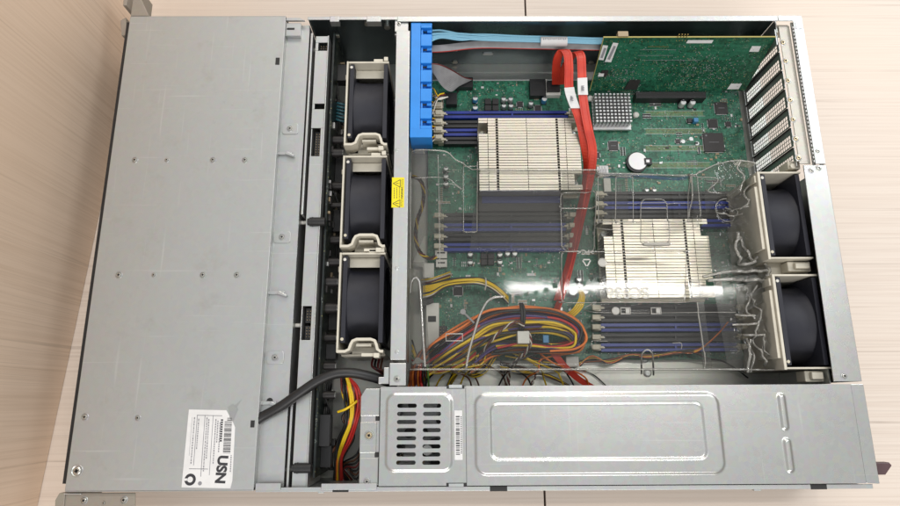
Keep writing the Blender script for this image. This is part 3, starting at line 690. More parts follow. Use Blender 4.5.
for v, c_ in ((308,'black'),(317.5,'black'),(327.3,'dimmblue'),(337.3,'black'),(347.3,'dimmblue')): slot(601, 737, v, c_)
def capac(u, v, r=2.6, z=20, col='capblue'):
    x, y = at(u, v, z); b = MB()
    b.lathe(x, y, [(r, 12), (r, z-.5), (r*.9, z)], 20, 0); b.lathe(x, y, [(r*.92, z+.01), (r*.85, z+.25), (0, z+.3)], 20, 1)
    b.prism([(x-r*.8, y+r*.25), (x+r*.8, y+r*.25), (x+r*.5, y+r*.75), (x-r*.5, y+r*.75)], z+.25, z+.36, 2); b.box(x-r*1.05, y-r*1.05, 12, x+r*1.05, y+r*1.05, 13, 2)
    b.build('capacitor', [col, 'cap', 'ink'], mb_)
for u, v in ((475.3,98),(475.3,107.2),(544.5,98.7)): capac(u, v, 2.9)
for u, v in ((503.7,98.5),(510.8,98.5),(503.9,105.3),(511,105.3),(531,103),(590.5,96.8)): capac(u, v, 2.5, 19, 'cap')
for u, v in ((446,168.3),(446,176),(446,183.5),(470.3,254),(470.3,262),(500,254.3),(507.7,253.3),(514.8,253.3),(500,261.6)): capac(u, v, 2.6, 19, 'cap')
for u, v in ((683.5,102),(693,102)): capac(u, v, 3.1, 21, 'cap')
for u, v in ((647,189.8),(654.5,189.8),(647,195.5),(654.5,195.5)): capac(u, v, 2.2, 18, 'cap')
capac(573, 291.5, 4.0, 20, 'cap'); 
for u, v in ((581,285),(586,291.5),(579,279)): capac(u, v, 2.4, 18, 'cap')
def part(name, m, rects, label=None, bevel=.3, parent=None):
    b = MB()
    for r_ in rects: b.pbox(*r_[:6], m=r_[6] if len(r_) > 6 else 0)
    o = b.build(name, m, parent or mb_, bevel=bevel)
    if label: o['label'] = label
    return o
for u, v in ((488,101.2),(488,107.5),(495.5,101.2),(495.5,107.5),(484,256),(491,256),(484,262),(491,262)): part('inductor', ['chip', 'alu'], [(u-3.2,v-2.8,u+3.2,v+2.8,17,12)], bevel=.5)
part('pin_header', ['black', 'tan'], [(455,77,473,87,20,12)]); part('port_socket', ['black', 'dark'], [(446,92.5,457,104,20,12)], 'square black socket')
part('sata_socket', ['black', 'dark'], [(530,79,545.5,95.5,20,12),(532,82,544,83.5,20.3,20,1),(532,88,544,89.5,20.3,20,1)])
part('sata_socket', ['black', 'white'], [(547,81,560,91,22,12),(546,91,560.5,95,19,12,1),(546,79,547.5,93,19,12,1)])
part('power_socket', ['white', 'dark'], [(426,303,439,348,26,9.9),(428,316,436,322,26.1,26,1)], 'tall off-white socket at the board corner')
part('pin_header', ['chip', 'tan'], [(438.5,326,447,345,18,12)]+[(440+i*3,328+k*3,441+i*3,329+k*3,20,18,1) for i in range(2) for k in range(5)])
part('fan_header', ['white', 'dark'], [(435,250,447,258,18,12),(437,252,445,253.5,18.1,18,1)]); part('fan_header', ['white', 'dark'], [(436,259.5,447,267,18,12),(438,262,445,263.5,18.1,18,1)])
part('fan_header', ['white', 'dark'], [(423,263,434,278,22,9.9)])
# chips
for u, v, s, z in ((714,142,10.5,14.5),(721.5,107.8,6.6,14),(713,123.2,5,13.6),(728.5,124,3,13.4),(613.5,145.5,5.2,13.4),(538,108,3.5,13.3),(520,104,3.2,13.3),(597,155,3.2,13.2),(678,141,2.6,13.2),(458,291,4.5,13.4),(690,120,2.4,15)):
    x, y = at(u, v, z); b = MB(); b.box(x-s, y-s, 12.2, x+s, y+s, z, 0)
    b.box(x-s-.7, y-s+.8, 12.05, x+s+.7, y+s-.8, 12.5, 1); b.box(x-s+.8, y-s-.7, 12.05, x+s-.8, y+s+.7, 12.5, 1)
    b.cyl(x-s*.72, y+s*.72, z, z+.05, s*.09, 10, 2)
    if s > 5: b.box(x-s*.5, y-.35, z, x+s*.5, y+.1, z+.04, 2)
    b.build('chip', ['chip', 'alu', 'greyink'], mb_, bevel=.25)
# unpopulated expansion slots: double rows of gold holes
for v in (113.5, 131.3, 148.3, 165.2):
    b = MB(); x0, y = at(646, v, 12); x1 = at(703+(v-113)*.12, v, 12)[0]; x = x0; k = 0
    while x < x1:
        for q, dy in enumerate((-2.0, -.7, .7, 2.0)): b.cyl(x+(.45 if q % 2 else 0), y+dy, 12.0, 12.08, .34, 6, 0, smooth=False)
        x += 1.15; k += 1
    b.box(x0-2, y-3.2, 12.02, x1+2, y-2.95, 12.06, 1); b.box(x0-2, y+2.95, 12.02, x1+2, y+3.2, 12.06, 1)
    b.build('slot_footprint', ['edge', 'paper'], mb_)
part('expansion_slot', ['black', 'dark'], [(636,91.8,706,98,23,12),(638,93.6,704,95.6,23.1,22.9,1)])
x, y = at(637.5, 161.3, 16); b = MB(); b.lathe(x, y, [(10, 16.2), (9.6, 16.9), (0, 17)], 36, 0); b.build('coin_battery', 'alu', mb_)
b = MB(); b.cyl(x-.5, y-.8, 12, 15.8, 11.2, 32, 0); b.box(x+7, y-4, 12, x+14.5, y+3, 17.8, 0); b.box(x+8.5, y-2, 17.8, x+12, y+1, 18.1, 1); b.build('battery_holder', ['black', 'alu'], mb_)
part('jumper', 'capblue', [(694,117.5,698.5,121.5,18,12)]); part('board_label', 'paper', [(597,165.5,608.5,177,12.6,12.02)])
x0, y0, x1, y1 = rect(597,165.5,608.5,177,12.6); b = MB()
for i in range(7): b.box(x0+1+i*1.4, y0+1, 12.62, x0+1.6+i*1.4, y1-(1 if i % 2 else 4), 12.66)
b.build('barcode', 'greyink', mb_)
part('white_connector', 'white', [(594,99,599,104,20,12),(590,146,597,149.5,17,12)]); part('white_connector', 'white', [(604,178,611,196,16,12)])
for u, v in ((683,141.5),(691,139),(697,143.5)): x, y = at(u, v, 12); b = MB(); b.cyl(x, y, 12.05, 12.5, 2.2, 20, 0); b.build('solder_pad', 'cap', mb_)
# small components: too many to count
rs = random.Random(11); b = MB()
keep = [(479,110,583,192),(594,92,636,127),(604,215,714,300)]
n_ = 0
while n_ < 1100:
    x, y = rs.uniform(292, 626), rs.uniform(112, 409)
    u_ = noise.noise(Vector((x*.035, y*.035, 3.)))
    if u_ < rs.uniform(-.45, .25): continue
    l, w_ = rs.choice(((1.4,.8),(1.0,.6),(2.2,1.3),(1.0,.6),(3,2),(.9,.5))); 
    if rs.random() < .5: l, w_ = w_, l
    m_ = rs.choice((0,0,1,2,3,2)); h = rs.uniform(.5, 1.1)
    b.box(x, y, 12, x+l, y+w_, 12+h, m_)
    if m_ in (0, 1) and max(l, w_) < 2.5:
        if l > w_: b.box(x-.25, y, 12, x+.05, y+w_, 12.02+h, 3); b.box(x+l-.05, y, 12, x+l+.25, y+w_, 12.02+h, 3)
        else: b.box(x, y-.25, 12, x+l, y+.05, 12.02+h, 3); b.box(x, y+w_-.05, 12, x+l, y+w_+.25, 12.02+h, 3)
    n_ += 1
for k in range(190):
    x, y = rs.uniform(294, 615), rs.uniform(112, 404); l, w_ = rs.choice(((1.6,.8),(1.0,.5),(2.0,1.2))); nn = rs.randint(3, 10); hz = rs.random() < .5; m_ = rs.choice((0,1,1,0,2)); px_ = rs.choice((1.3, 1.7, 2.3)); rows = rs.choice((1,1,2))
    for i in range(nn):
        for j in range(rows):
            xx, yy = (x+i*px_*1.0, y+j*3) if hz else (x+j*3, y+i*px_); 
            if xx > 625 or yy > 408: continue
            a_, c_ = (w_*.8, l) if hz else (l, w_*.8)
            b.box(xx, yy, 12, xx+a_, yy+c_, 12.6, m_)
            if hz: b.box(xx, yy-.3, 12, xx+a_, yy+.1, 12.65, 3); b.box(xx, yy+c_-.1, 12, xx+a_, yy+c_+.3, 12.65, 3)
            else: b.box(xx-.3, yy, 12, xx+.1, yy+c_, 12.65, 3); b.box(xx+a_-.1, yy, 12, xx+a_+.3, yy+c_, 12.65, 3)
tag(b.build('surface_components', ['tan', 'chip', 'paper', 'alu'], mb_), kind='stuff')
b = MB(); b.pbox(478, 184, 563, 211, 22, 12, 0); b.pbox(482, 196, 560, 203, 22.6, 22, 1); b.build('dark_block', ['chip', 'dimmblue'], mb_, bevel=.6)  # added dark block with blue strip, fills the dark patch below the heatsink
# ================================================================ HEAT SINKS
def heatsink(px, py):
    t = thing('processor_heatsink', 'pale brass-toned finned processor heatsink standing uncovered between the blue memory slots and the red cables', 'heatsink', (px, py, 12), 'two finned processor heatsinks')
    w_, h_ = WH; ZT = 33.; b = MB(); nf = 27; pt = h_/nf
    k_ = w_/95; segs = [(p*k_, q*k_) for p, q in ((0,8.3),(8.9,16),(18.4,45),(45.6,73),(75.2,81.5),(82.1,95))]
    for i in range(nf):
        y1 = -i*pt; y0 = y1-pt*.80; y0b = y1-.45
        notch = (2 <= i <= 5) or (nf-6 <= i <= nf-3)
        xa, xb = (0, w_) if not notch else (8.9*k_ if i < 10 else 0, 88*k_)
        b.box(xa, y0b, 10, xb, y1, ZT-.45, 1)
        for s0, s1 in segs:
            s0, s1 = max(s0, xa), min(s1, xb)
            if s1-s0 > 1: b.box(s0, y0+rs.uniform(-.15,.15), ZT-.5+rs.uniform(-.25,.15), s1, y1, ZT+rs.uniform(-.2,.2), 0)
        for q in (8.6*k_, 45.3*k_, 81.8*k_): b.box(q-.3, y0b-.3, ZT-2, q+.3, y1-.6, ZT-.6, 1)
    b.build('fins', ['fin', 'fin'], t)
    b = MB(); b.box(0, -h_, 5, w_, 0, 9.8); b.box(8, -h_+8, .4, w_-8, -8, 4.9, 0); b.build('base_plate', 'fin', t, bevel=.5)
    for x, y in ((4.5,-11),(4.5,-h_+12),(w_-4,-11),(w_-4,-h_+12)):
        b = MB(); b.lathe(x, y, [(2.4,9.8),(2.4,17),(3.2,17),(3.2,19),(1.2,19.4),(0,19)], 16); b.build('mounting_screw', 'dsteel', t)
    return t
hx0, hy0, hx1, hy1 = rect(479, 118, 582, 190.5, 45); gx0, gy0, gx1, gy1 = rect(606.5, 219, 711, 298, 45); WH = ((hx1-hx0+gx1-gx0)/2, (hy1-hy0+gy1-gy0)/2)
hs = heatsink(hx0, hy1)
o_loc = hs.location.copy()
# geometry above is written in local mm, so shift back to world once
for c_ in kids(hs):
    for v in c_.data.vertices: v.co += Vector((hx0/1000, hy1/1000, .012))
hs2 = copy_tree(hs, (gx0+gx1-hx0-hx1)/2, (gy0+gy1-hy0-hy1)/2, 0, label='pale brass-toned finned processor heatsink lying under the clear plastic shroud')
ct = thing('chipset_heatsink', 'small square light grey pin-fin heatsink in front of the green expansion card', 'heatsink', (486, 367, 12))
X0, Y0, X1, Y1 = 465.9, 351.5, 506, 387
b = MB(); b.box(X0, Y0-2.4, 14, X1, Y1, 17.5)
for i in range(10):
    for j in range(9):
        x = X0+.6+i*(X1-X0-1)/10; y = Y0+1.2+j*(Y1-Y0-.8)/9; b.box(x, y, 17.4, x+2.2, y+1.7, 29)
b.build('pin_fins', 'alu', ct); b = MB(); b.box(X0+6, Y0+4, 12.3, X1-6, Y1-6, 14); b.build('base_pad', 'chip', ct)
for u, v in ((636.5,114),(590.5,97.5)): x, y = at(u, v, 20); b = MB(); b.lathe(x, y, [(1.2,12),(1.2,17),(3.2,17.2),(3.2,19),(2.2,20),(0,20)], 18); b.build('push_pin', 'white', ct)
# ================================================================ EXPANSION CARD
ec = thing('expansion_card', 'dark green expansion card standing upright, its soldered back facing out', 'circuit board', (545, 405, 20))
K0, K1 = Vector(at3(603.5, 37.6, 84)), Vector(at3(776, 37.2, 84)); K2, K3 = Vector(at3(735.5, 89, 22)), Vector(at3(587.5, 91, 22))
K3.x = K0.x-1; K2.x = K1.x-4; K2.y = K3.y
def cp(u, v, o=0):
    """point of the card's face where photo pixel u, v meets its plane"""
    n_ = (K1-K0).cross(K3-K0).normalized(); dd = RM @ Vector(((u-450)/F, -(v-253)/F, -1)); t = (K0/1000-CAM).dot(n_)/dd.dot(n_)
    return (CAM+dd*t)*1000
cn = (K1-K0).cross(K3-K0).normalized()
if cn.y > 0: cn = -cn
def cslab(b, pts, t0, t1, m=0):
    vs = [p+cn*t0 for p in pts]+[p+cn*t1 for p in pts]; n = len(pts)
    return b.add(vs, [tuple(range(n-1,-1,-1)), tuple(range(n,2*n))]+[(i,(i+1)%n,n+(i+1)%n,n+i) for i in range(n)], m)
cbmat = 'card'
b = MB(); cslab(b, [K0, K1, K2, K3], -1.6, 0, 0); dnn = (K3-K0).normalized(); dxx = (K1-K0).normalized(); rq = random.Random(4)
for k in range(70):
    s0, t0 = rq.uniform(4, 130), rq.uniform(4, 48); n = rq.randint(3, 8); l1, l2, j, sg = rq.uniform(6, 22), rq.uniform(4, 14), rq.uniform(1, 4), rq.choice((-1, 1))
    for i in range(n):
        o_ = i*.85; pts = [(s0, t0+o_), (s0+l1, t0+o_), (s0+l1+j, t0+o_+sg*j), (s0+l1+j+l2, t0+o_+sg*j)]
        if any(not (3 < q[0] < 168 and 2 < q[1] < 58) for q in pts): continue
        for a_, c_ in zip(pts, pts[1:]):
            a_, c_ = Vector(a_), Vector(c_); nn = (c_-a_).normalized(); nn = Vector((-nn.y, nn.x))*.15
            cslab(b, [K0+dxx*q.x+dnn*q.y for q in (a_-nn, c_-nn, c_+nn, a_+nn)], 0, .03, 1)
b.build('card_board', ['card', 'trace2'], ec)
b = MB(); cslab(b, [K0+Vector((0,0,.4)), K1+Vector((0,0,.4)), K1-Vector((0,0,.5)), K0-Vector((0,0,.5))], -1.65, .06, 0)
cslab(b, [K0+Vector((0,0,.2)), K0+Vector((.5,0,0)), K3+Vector((.5,0,0)), K3], -1.65, .05, 0); b.build('board_rim', 'edge', ec)
def cq(name, m, quads, t=.25, label=None):
    b = MB()
    for q in quads: cslab(b, [cp(*p) for p in q[:4]], .02, q[4] if len(q) > 4 else t, q[5] if len(q) > 5 else 0)
    o = b.build(name, m, ec); 
    if label: o['label'] = label
cq('card_label', ['paper', 'greyink'], [((602.8,45),(608,45.5),(603.5,60),(598.5,59.5)), ((604,47.5),(606.5,48),(602.5,58),(600.3,57.5),.32,1)])
cq('card_label', ['paper', 'greyink'], [((613,42.5),(618.3,43),(611,62),(604.8,61.5)), ((613.6,45.5),(616,46),(609.8,59.5),(607.2,59),.32,1)])
cq('card_label', ['paper', 'greyink'], [((688,40),(713.5,40),(711.5,43),(686,43))])
cq('card_label', ['paper', 'greyink'], [((752,46),(761,46),(758.5,51.5),(749,51.5))]); cq('card_label', ['paper', 'greyink'], [((731,83.5),(742,83.5),(738.5,89),(727,89))])
cq('chip', ['chip', 'alu'], [((630,79.5),(640.5,79.5),(636.5,89),(623.5,89),1.2)]); cq('chip', ['chip', 'paper'], [((602,70),(608.5,70),(606.5,76),(599,76),1.),((598.8,72.8),(604,72.8),(603.2,75.8),(597.6,75.8),1.1,1)])
b = MB(); rc = random.Random(21)
def cspot(u, v, w_, h, m):
    p = cp(u, v); q = [p+Vector((0,0,0)), p+Vector((w_,0,0)), p+Vector((w_,0,0))+(K3-K0).normalized()*h, p+(K3-K0).normalized()*h]; cslab(b, q, .03, .5, m)
for i in range(560):
    k = rc.random()
    if k < .5: u, v = rc.gauss(700, 22), rc.gauss(70, 9)
    elif k < .75: u, v = rc.gauss(620, 12), rc.gauss(75, 9)
    else: u, v = rc.uniform(612, 760), rc.uniform(44, 86)
    if not (42 < v < 88) or not (606-(v-40)*.22 < u < 766-(v-40)*.6): continue
    u = round(u/1.35)*1.35; v = round(v/1.1)*1.1
    cspot(u, v, rc.choice((.35,.5,1.0)), rc.choice((.35,.5,.8)), rc.choice((0,2,2,2,3,3)))
for i in range(30): cspot(648+i*1.05 if i < 20 else 606+(i-20)*6, 46 if i < 20 else 41, .5, .9, 4)
for vv, u0, u1 in ((49.5,640,676),(55.2,638,672),(60,642,700)):
    a_, c_ = cp(u0, vv), cp(u1, vv); dn = (K3-K0).normalized()*.35; cslab(b, [a_, c_, c_+dn, a_+dn], .02, .05, 2)
tag(b.build('surface_components', ['tan', 'paper', 'greyink', 'alu', 'gold'], ec), kind='stuff')
for i in range(4):
    p = cp(677.3+i*2.9, 38); b = MB(); b.box(p.x-.35, p.y+.3, p.z-3, p.x+.35, p.y+.9, p.z+5.6); b.box(p.x-.35, p.y-1.4, p.z-3, p.x+.35, p.y-.1, p.z-2.3); b.build('gold_pin', 'gold', ec)
b = MB(); p = cp(623, 37.5); b.box(p.x-5, p.y+.6, p.z-8, p.x+5, p.y+6, p.z+1.6); b.build('cable_socket', 'tan', ec)
b = MB(); b.box(K1.x-.3, K0.y-8, 22, K1.x+.8, K0.y+9, 84); b.build('metal_bracket', 'dsteel', ec)
# ================================================================ BLUE CABLE HOLDER
bc = thing('cable_holder', 'bright blue plastic cable holder with six hook slots on the crossbar', 'cable clip', (283, 370, 50))
b = MB(); b.box(275.4, 311, 83.5, 284.8, 431, 86.5); b.box(275.4, 309, 60, 296, 318, 86.8); b.box(275.6, 318, 30, 277, 431, 83.4); b.box(275.4, 428, 70, 296, 431, 86)
ys = [at(425, v, 86)[1] for v in (31,49,66.5,85,104.5,122)]
pr = 428
for y in ys+[318]:
    ya, yb = y+3.6, pr
    if y == 318: ya = 318
    b.box(285, ya, 80, 295.6, yb, 86.3); pr = y-3.6
body = b.build('holder_body', 'blue', bc, bevel=.5)
for y in ys:
    b = MB(); b.box(285.2, y-3.4, 60, 287, y+3.4, 84.3); b.box(287, y-3.4, 60, 295.8, y+3.4, 78); b.box(291, y+.4, 78, 295.6, y+3.4, 83.2); b.build('hook', 'blue', bc, bevel=.4)
# ================================================================ CABLES
def cab(name, label, cat, paths, parent_loc=(0,0,0), group=None, part='wire'):
    t = thing(name, label, cat, parent_loc, group)
    for p in paths:
        b = MB(); wire(b, p[0], p[2]); b.build(part, 'w_'+p[1], t)
    return t
o = [(0,0),(1.2,1.8),(-.6,3.4),(.6,5.0),(0,6.4),(-.4,2.6)]
P_ = []
for i, (dx, dy) in enumerate(o):
    q = rs.uniform(-1, 1)
    P_.append(([(424,32+i*2.6,76),(440,31+i*1.4+q,74),(462,33+i*1.3-q,72),(490,34.5+dy*.9,70),(520,36+dy*.8,68),(552,36.8+dy*.8,66),(585,38+dy*.8,66),(607,38.5+dy*.8,66)], 'sky' if i != 4 else 'sky', 1.05))
sas = cab('data_cable_bundle', 'light blue cable bundle running along the dark far wall into the green card', 'cable', P_, at3(510, 38, 66))
b = MB(); x0, y0, x1, y1 = rect(541, 35.2, 567.5, 43.2, 70.5); b.tube([(x0, (y0+y1)/2, 66.5), (x1, (y0+y1)/2, 66.5)], (y1-y0)/2+.3, 14, 0)
for i in range(14): xx = x0+2+i*1.7; b.box(xx, (y0+y1)/2-1.0+(i%3)*.3, 70.9, xx+1.0, (y0+y1)/2+.8, 71.25, 1)
b.build('cable_label', ['paper', 'greyink'], sas)
rb = thing('grey_flat_cable', 'long flat grey ribbon with red edge stripe beneath the light blue cables', 'cable', at3(510, 46, 60))
def flat(path, wdt, t, m, parent, name, axis=None):
    P = spline([at3(*p[:3]) for p in path], 3); n = len(P); secs = []
    ws = [Vector(p[3:6]) if len(p) > 5 else None for p in path]
    for i, p in enumerate(P):
        f_ = i/(n-1)*(len(path)-1); k = min(int(f_), len(path)-2); a_ = f_-k
        s_ = (ws[k]*(1-a_)+ws[k+1]*a_).normalized()*(wdt/2); secs.append((p-s_, p+s_))
    b = MB(); b.band(secs, t); return b.build(name, m, parent), secs
_, sc_ = flat([(424,49,62,0,1,.2),(445,48,62,0,1,.3),(480,44.5,62,0,1,.5),(530,45,60,0,1,.6),(606,46.5,60,0,1,.6)], 7, .8, 'ribbon', rb, 'ribbon')
b = MB(); b.tube([c_[0] for c_ in sc_], .55, 6); b.build('red_stripe', 'w_red', rb)
rb2 = thing('folded_ribbon_cable', 'short grey ribbon cable twisting from the blue holder down to the board edge', 'cable', at3(450, 75, 50))
b = MB(); nW = 12
secs = []
A = [at3(428,63.5,72), at3(440,65,68), at3(453,71,52), at3(463,77,34), at3(472,79.5,22)]
B = [at3(428,66.5,66), at3(434,74,60), at3(442,86,48), at3(451,91.5,36), at3(459,85.5,22)]
sa, sb = spline(A, 2.5), spline(B, 2.5); n = min(len(sa), len(sb))
sa = [sa[int(i*(len(sa)-1)/(n-1))] for i in range(n)]; sb = [sb[int(i*(len(sb)-1)/(n-1))] for i in range(n)]
b.band([(a_, c_) for a_, c_ in zip(sa, sb)], .7)
for k in range(1, 14):
    t = k/14; b.tube([a_*(1-t)+c_*t+Vector((0,0,.35)) for a_, c_ in zip(sa, sb)], .5, 5)
b.build('ribbon', 'ribbon', rb2); b = MB(); b.tube([p+Vector((0,0,.3)) for p in sa], .6, 6); b.build('edge_wire', 'w_maroon', rb2)
def redcable(name, label, path, lab_i, group):
    t = thing(name, label, 'cable', at3(*path[len(path)//2][:3]), group)
    o_, secs = flat(path, 8.6, 1.5, 'redflat', t, 'flat_cable')
    b = MB()
    for q in (.2, .8):
        b.tube([a_*(1-q)+c_*q for a_, c_ in secs], 1.0, 8)
    b.build('conductor', 'redflat', t)
    i0, i1 = lab_i; b = MB(); ss = [(a_+(a_-c_)*.06+Vector((0,0,.7)), c_+(c_-a_)*.06+Vector((0,0,.7))) for a_, c_ in secs[int(i0*len(secs)):int(i1*len(secs))]]
    b.band(ss, 2.6, 0)
    a_, c_ = ss[len(ss)//2]; m_ = (a_+c_)/2; e = (c_-a_)
    for q in range(-4, 5):
        b.box(m_.x-1.5, m_.y-4.4+q*.85-(-4.4)-.2, m_.z+1.6, m_.x+(.6 if q % 2 else 1.4), m_.y+q*.85+.25, m_.z+2.0, 1)
    b.build('cable_label', ['paper', 'greyink'], t); return t
G3 = 'red flat data cables arching from the board'
redcable('red_data_cable', 'left red flat cable arching up from its black socket, with the lower white tag', [(556,84,24,1,0,0),(556,72,42,1,0,0),(557.5,58,58,1,.1,0),(562.5,50,66,1,.15,.2),(567.5,54,68,1,0,.2),(569,68,67,1,0,0),(569,88,64,1,0,0),(572.5,102,60,.8,0,.5),(578,116,56,.4,0,.9),(583,135,50,.4,0,.9),(586.5,160,44,.5,0,.9),(584.5,185,34,.6,0,.7),(580.5,207,30,.5,0,.8),(574,235,26,.5,0,.8),(569,262,25,.5,0,.8),(557,300,22,.5,0,.8)], (.285,.36), G3)
redcable('red_data_cable', 'right red flat cable whose higher white tag sits just below the arch', [(560,84,22,1,0,0),(563,72,36,1,0,0),(569,60,50,1,.1,.2),(576,52,64,1,.1,.1),(580.8,56,70,1,0,0),(581.8,72,69,1,0,0),(582.5,92,64,1,0,0),(585,112,60,1,0,0),(588.5,130,56,.9,0,.3),(592.5,150,50,.7,0,.6),(591,172,42,.7,0,.6),(586,197,32,.7,0,.6),(580,222,27,.5,0,.8),(575,246,26,.5,0,.8),(566,282,24,.5,0,.8),(556,312,20,.5,0,.8)], (.24,.305), G3)
P_ = []
for i in range(13):
    u = 432+i*13+rs.uniform(-4, 4); c_ = rs.choice(('brown','black','yellow','yellow','black','maroon','brown','orange')); s_ = rs.choice((-1, 1))
    P_.append(([(u, 392, 8+rs.random()*8), (u+s_*rs.uniform(2, 8), 378, 14+rs.random()*14), (u+s_*rs.uniform(8, 22), 369+rs.uniform(-2, 2), 20+rs.random()*16), (u+s_*rs.uniform(22, 44), 362+rs.uniform(-6, 4), 24+rs.random()*16), (u+s_*rs.uniform(40, 60), 352+rs.uniform(-5, 3), 30)], c_, .85))
cab('loose_wire_tangle', 'messy brown, black and yellow wires crossing between the wire loop and the cage edge', 'cable', P_, at3(500, 370, 20))
rc3 = thing('red_flat_cable', 'red flat cable end passing down to the gap beside the power supply cage', 'cable', at3(565, 365, 20))
flat([(546,344,30,1,.3,0),(556,356,30,1,.4,0),(566,368,26,1,.5,0),(580,380,20,1,.6,0),(600,392,14,1,.6,0)], 6.5, 1.8, 'redflat', rc3, 'flat_cable')
# fan plug wires by the blue holder
fp = thing('fan_plug_harness', 'row of cream fan plugs with twisted yellow and red wires under the blue holder', 'cable', at3(438, 123, 26))
for v in (104, 112, 120.3, 128.3, 136.5):
    b = MB(); x0, y0, x1, y1 = rect(433.5, v-3, 442.5, v+3, 28); b.box(x0, y0, 16, x1, y1, 26); b.box(x0+2, y0+1, 26, x1-1, y1-1, 28.2); b.build('plug', 'cream', fp, bevel=.5)
    for k, c_ in enumerate(('yellow','maroon','black','white')):
        q = k*1.3; b = MB(); wire(b, [(436, v-1.5+q*.6, 24),(431-q*.4, v-3+q, 30),(429-q*.3, v-10+q, 36),(433, v-16, 42),(438, 96+q*.8, 46),(444+q, 93+q, 40)] if v < 130 else [(436,v-1+q*.5,24),(431,v+2+q,28),(427-q,v+8,26),(424,v+14+q,20)], .62); b.build('wire', 'w_'+c_, fp)
# twisted lead at the left under the shroud
pts0 = [(412,176,60),(420,180,58),(423.5,190,54),(422.5,205,50),(417,222,46),(416,240,42),(420,252,38),(428,258,30),(436,257,22)]
def twisted(name, label, pts0, cols, rad=1.2, r=.62, turns=9):
    t = thing(name, label, 'cable', at3(*pts0[len(pts0)//2])); P = spline([at3(*p) for p in pts0], 1.2); n = len(P)
    for k, c_ in enumerate(cols):
        Q = []
        for i, p in enumerate(P):
            tn = (P[min(i+1,n-1)]-P[max(i-1,0)]).normalized(); a_ = tn.cross(Vector((0,0,1))).normalized(); bb = a_.cross(tn)
            ph = 2*PI*(k/len(cols)+turns*i/n); Q.append(p+a_*rad*math.cos(ph)+bb*rad*math.sin(ph))
        b = MB(); b.tube(Q, r, 6); b.build('wire', 'w_'+c_, t)
    return t
twisted('twisted_fan_lead', 'brown and yellow twisted lead curving beside the crossbar under the clear shroud', pts0, ['brown','yellow','maroon','black'], 1.3, .7, 6)
# eight-pin power lead
P_ = []
for i in range(9):
    q = i-4; c_ = ('black','yellow','yellow','yellow','yellow','black','yellow','white','black')[i]
    P_.append(([(423,292+q*1.8,30),(432,290+q*1.6,32),(445,284+q*.95,36+rs.uniform(-2,2)),(460,281.5+q*.85,38+rs.uniform(-2,2)),(478,281+q*.8,38),(490,285+q*.8,34),(500,292+q*.9,26),(508,300+q,18)], c_, .85))
yl = cab('processor_power_lead', 'yellow and black power lead arching right from a black plug below the second memory bank', 'cable', P_, at3(460, 282, 36))
b = MB(); b.prism([at(419,283,30), at(429,286,30), at(434,302,30), at(420,307,30)], 14, 30); b.build('plug', 'black', yl, bevel=.6)
b = MB(); x, y = at(485.5, 283, 42); b.tube([at3(485.5,278,38), at3(486,281,42), at3(486,285,42), at3(485,290,36)], .7, 6); b.build('cable_tie', 'white', yl)
P_ = [([(421,280+i*2,20),(430,279+i*1.6,26),(442,275+i*1.5,24),(450,272+i*1.6,14)], c_, .7) for i, c_ in enumerate(('yellow','white','maroon','yellow','black'))]
cab('small_board_lead', 'thin multicoloured lead just above the black plug of the yellow power lead', 'cable', P_, at3(436, 276, 20))
# the big loop of power wires
OUT = [(409,392),(413,370),(432,346),(460,326),(490,310.5),(525,306.5),(560,311),(580,323),(586,338),(577,350),(552,353),(520,352),(492,356),(470,372)]
INN = [(424,392),(426,378),(452,362),(478,348),(498,338),(525,333),(550,333),(566,336),(571,341),(566,344),(550,344),(525,341),(500,341),(482,350)]
cols = ['orange','orange','black','orange','brown','black','orange','purple','black','purple','grey','red','red','black','yellow','yellow','brown','yellow','purple','yellow','yellow','black','red','yellow','black']
P_ = []
for i, c_ in enumerate(cols):
    t = i/(len(cols)-1); zz = 30+18*rs.random(); j = rs.uniform(-2.6, 2.6); pts = []
    cut = 14 if i % 3 == 0 else (11 if i % 3 == 1 else 13)
    for k, (a_, c2) in enumerate(zip(OUT, INN)):
        jj = rs.uniform(-2., 2.)
        if k in (0, 1): z = 12+rs.random()*22
        else: z = zz+rs.uniform(-2, 2) - (max(0, k-8)*2.2)
        pts.append((a_[0]*(1-t)+c2[0]*t+jj, a_[1]*(1-t)+c2[1]*t+jj*.7+j*(1 if k > 1 else 0), max(8, z)))
    P_.append((pts[:cut], c_, 1.2))
loop = cab('power_wire_loop', 'thick loop of orange, yellow, purple and black power wires folded under the clear shroud', 'cable', P_, at3(510, 330, 40))
for pl, m_ in (([(522,303.5,46),(524,309,51),(524.5,318,51),(523,328,48),(521,334,40)], 'black'),([(520,303.5,46),(521.5,309,51),(522,318,51),(520.5,328,48),(519,334,40)], 'black')):
    b = MB(); wire(b, pl, 1.3); b.build('cable_tie', m_, loop)
b = MB(); wire(b, [(463,312,52),(469,318,52),(474,323,52)], 1.1); b.cyl(*at(463,312,52), 49, 53.5, 2.6, 14, 0); b.build('cable_tie', 'ribbon', loop)
b = MB(); b.pbox(517.5,331,529.5,343.5,50,40,0); b.build('plug', 'white', loop, bevel=.6); b = MB(); b.pbox(543,335,549,343,40,34,0); b.build('plug', 'capblue', loop, bevel=.6)
b = MB(); wire(b, [(412,364,58),(418,361,56),(424,362,50)], 1.6); b.cyl(*at(418,361,56), 52, 59, 3.0, 14, 0); b.build('cable_tie', 'white', loop)
twisted('drive_power_lead', 'maroon and white twisted wires dropping from the wire loop below its white plug', [(527,331,48),(530,338,46),(530,345,44),(524,354,38),(514,364,30),(509,374,22),(508,392,10)], ['maroon','white','brown','white'], 1.3, .65, 4)
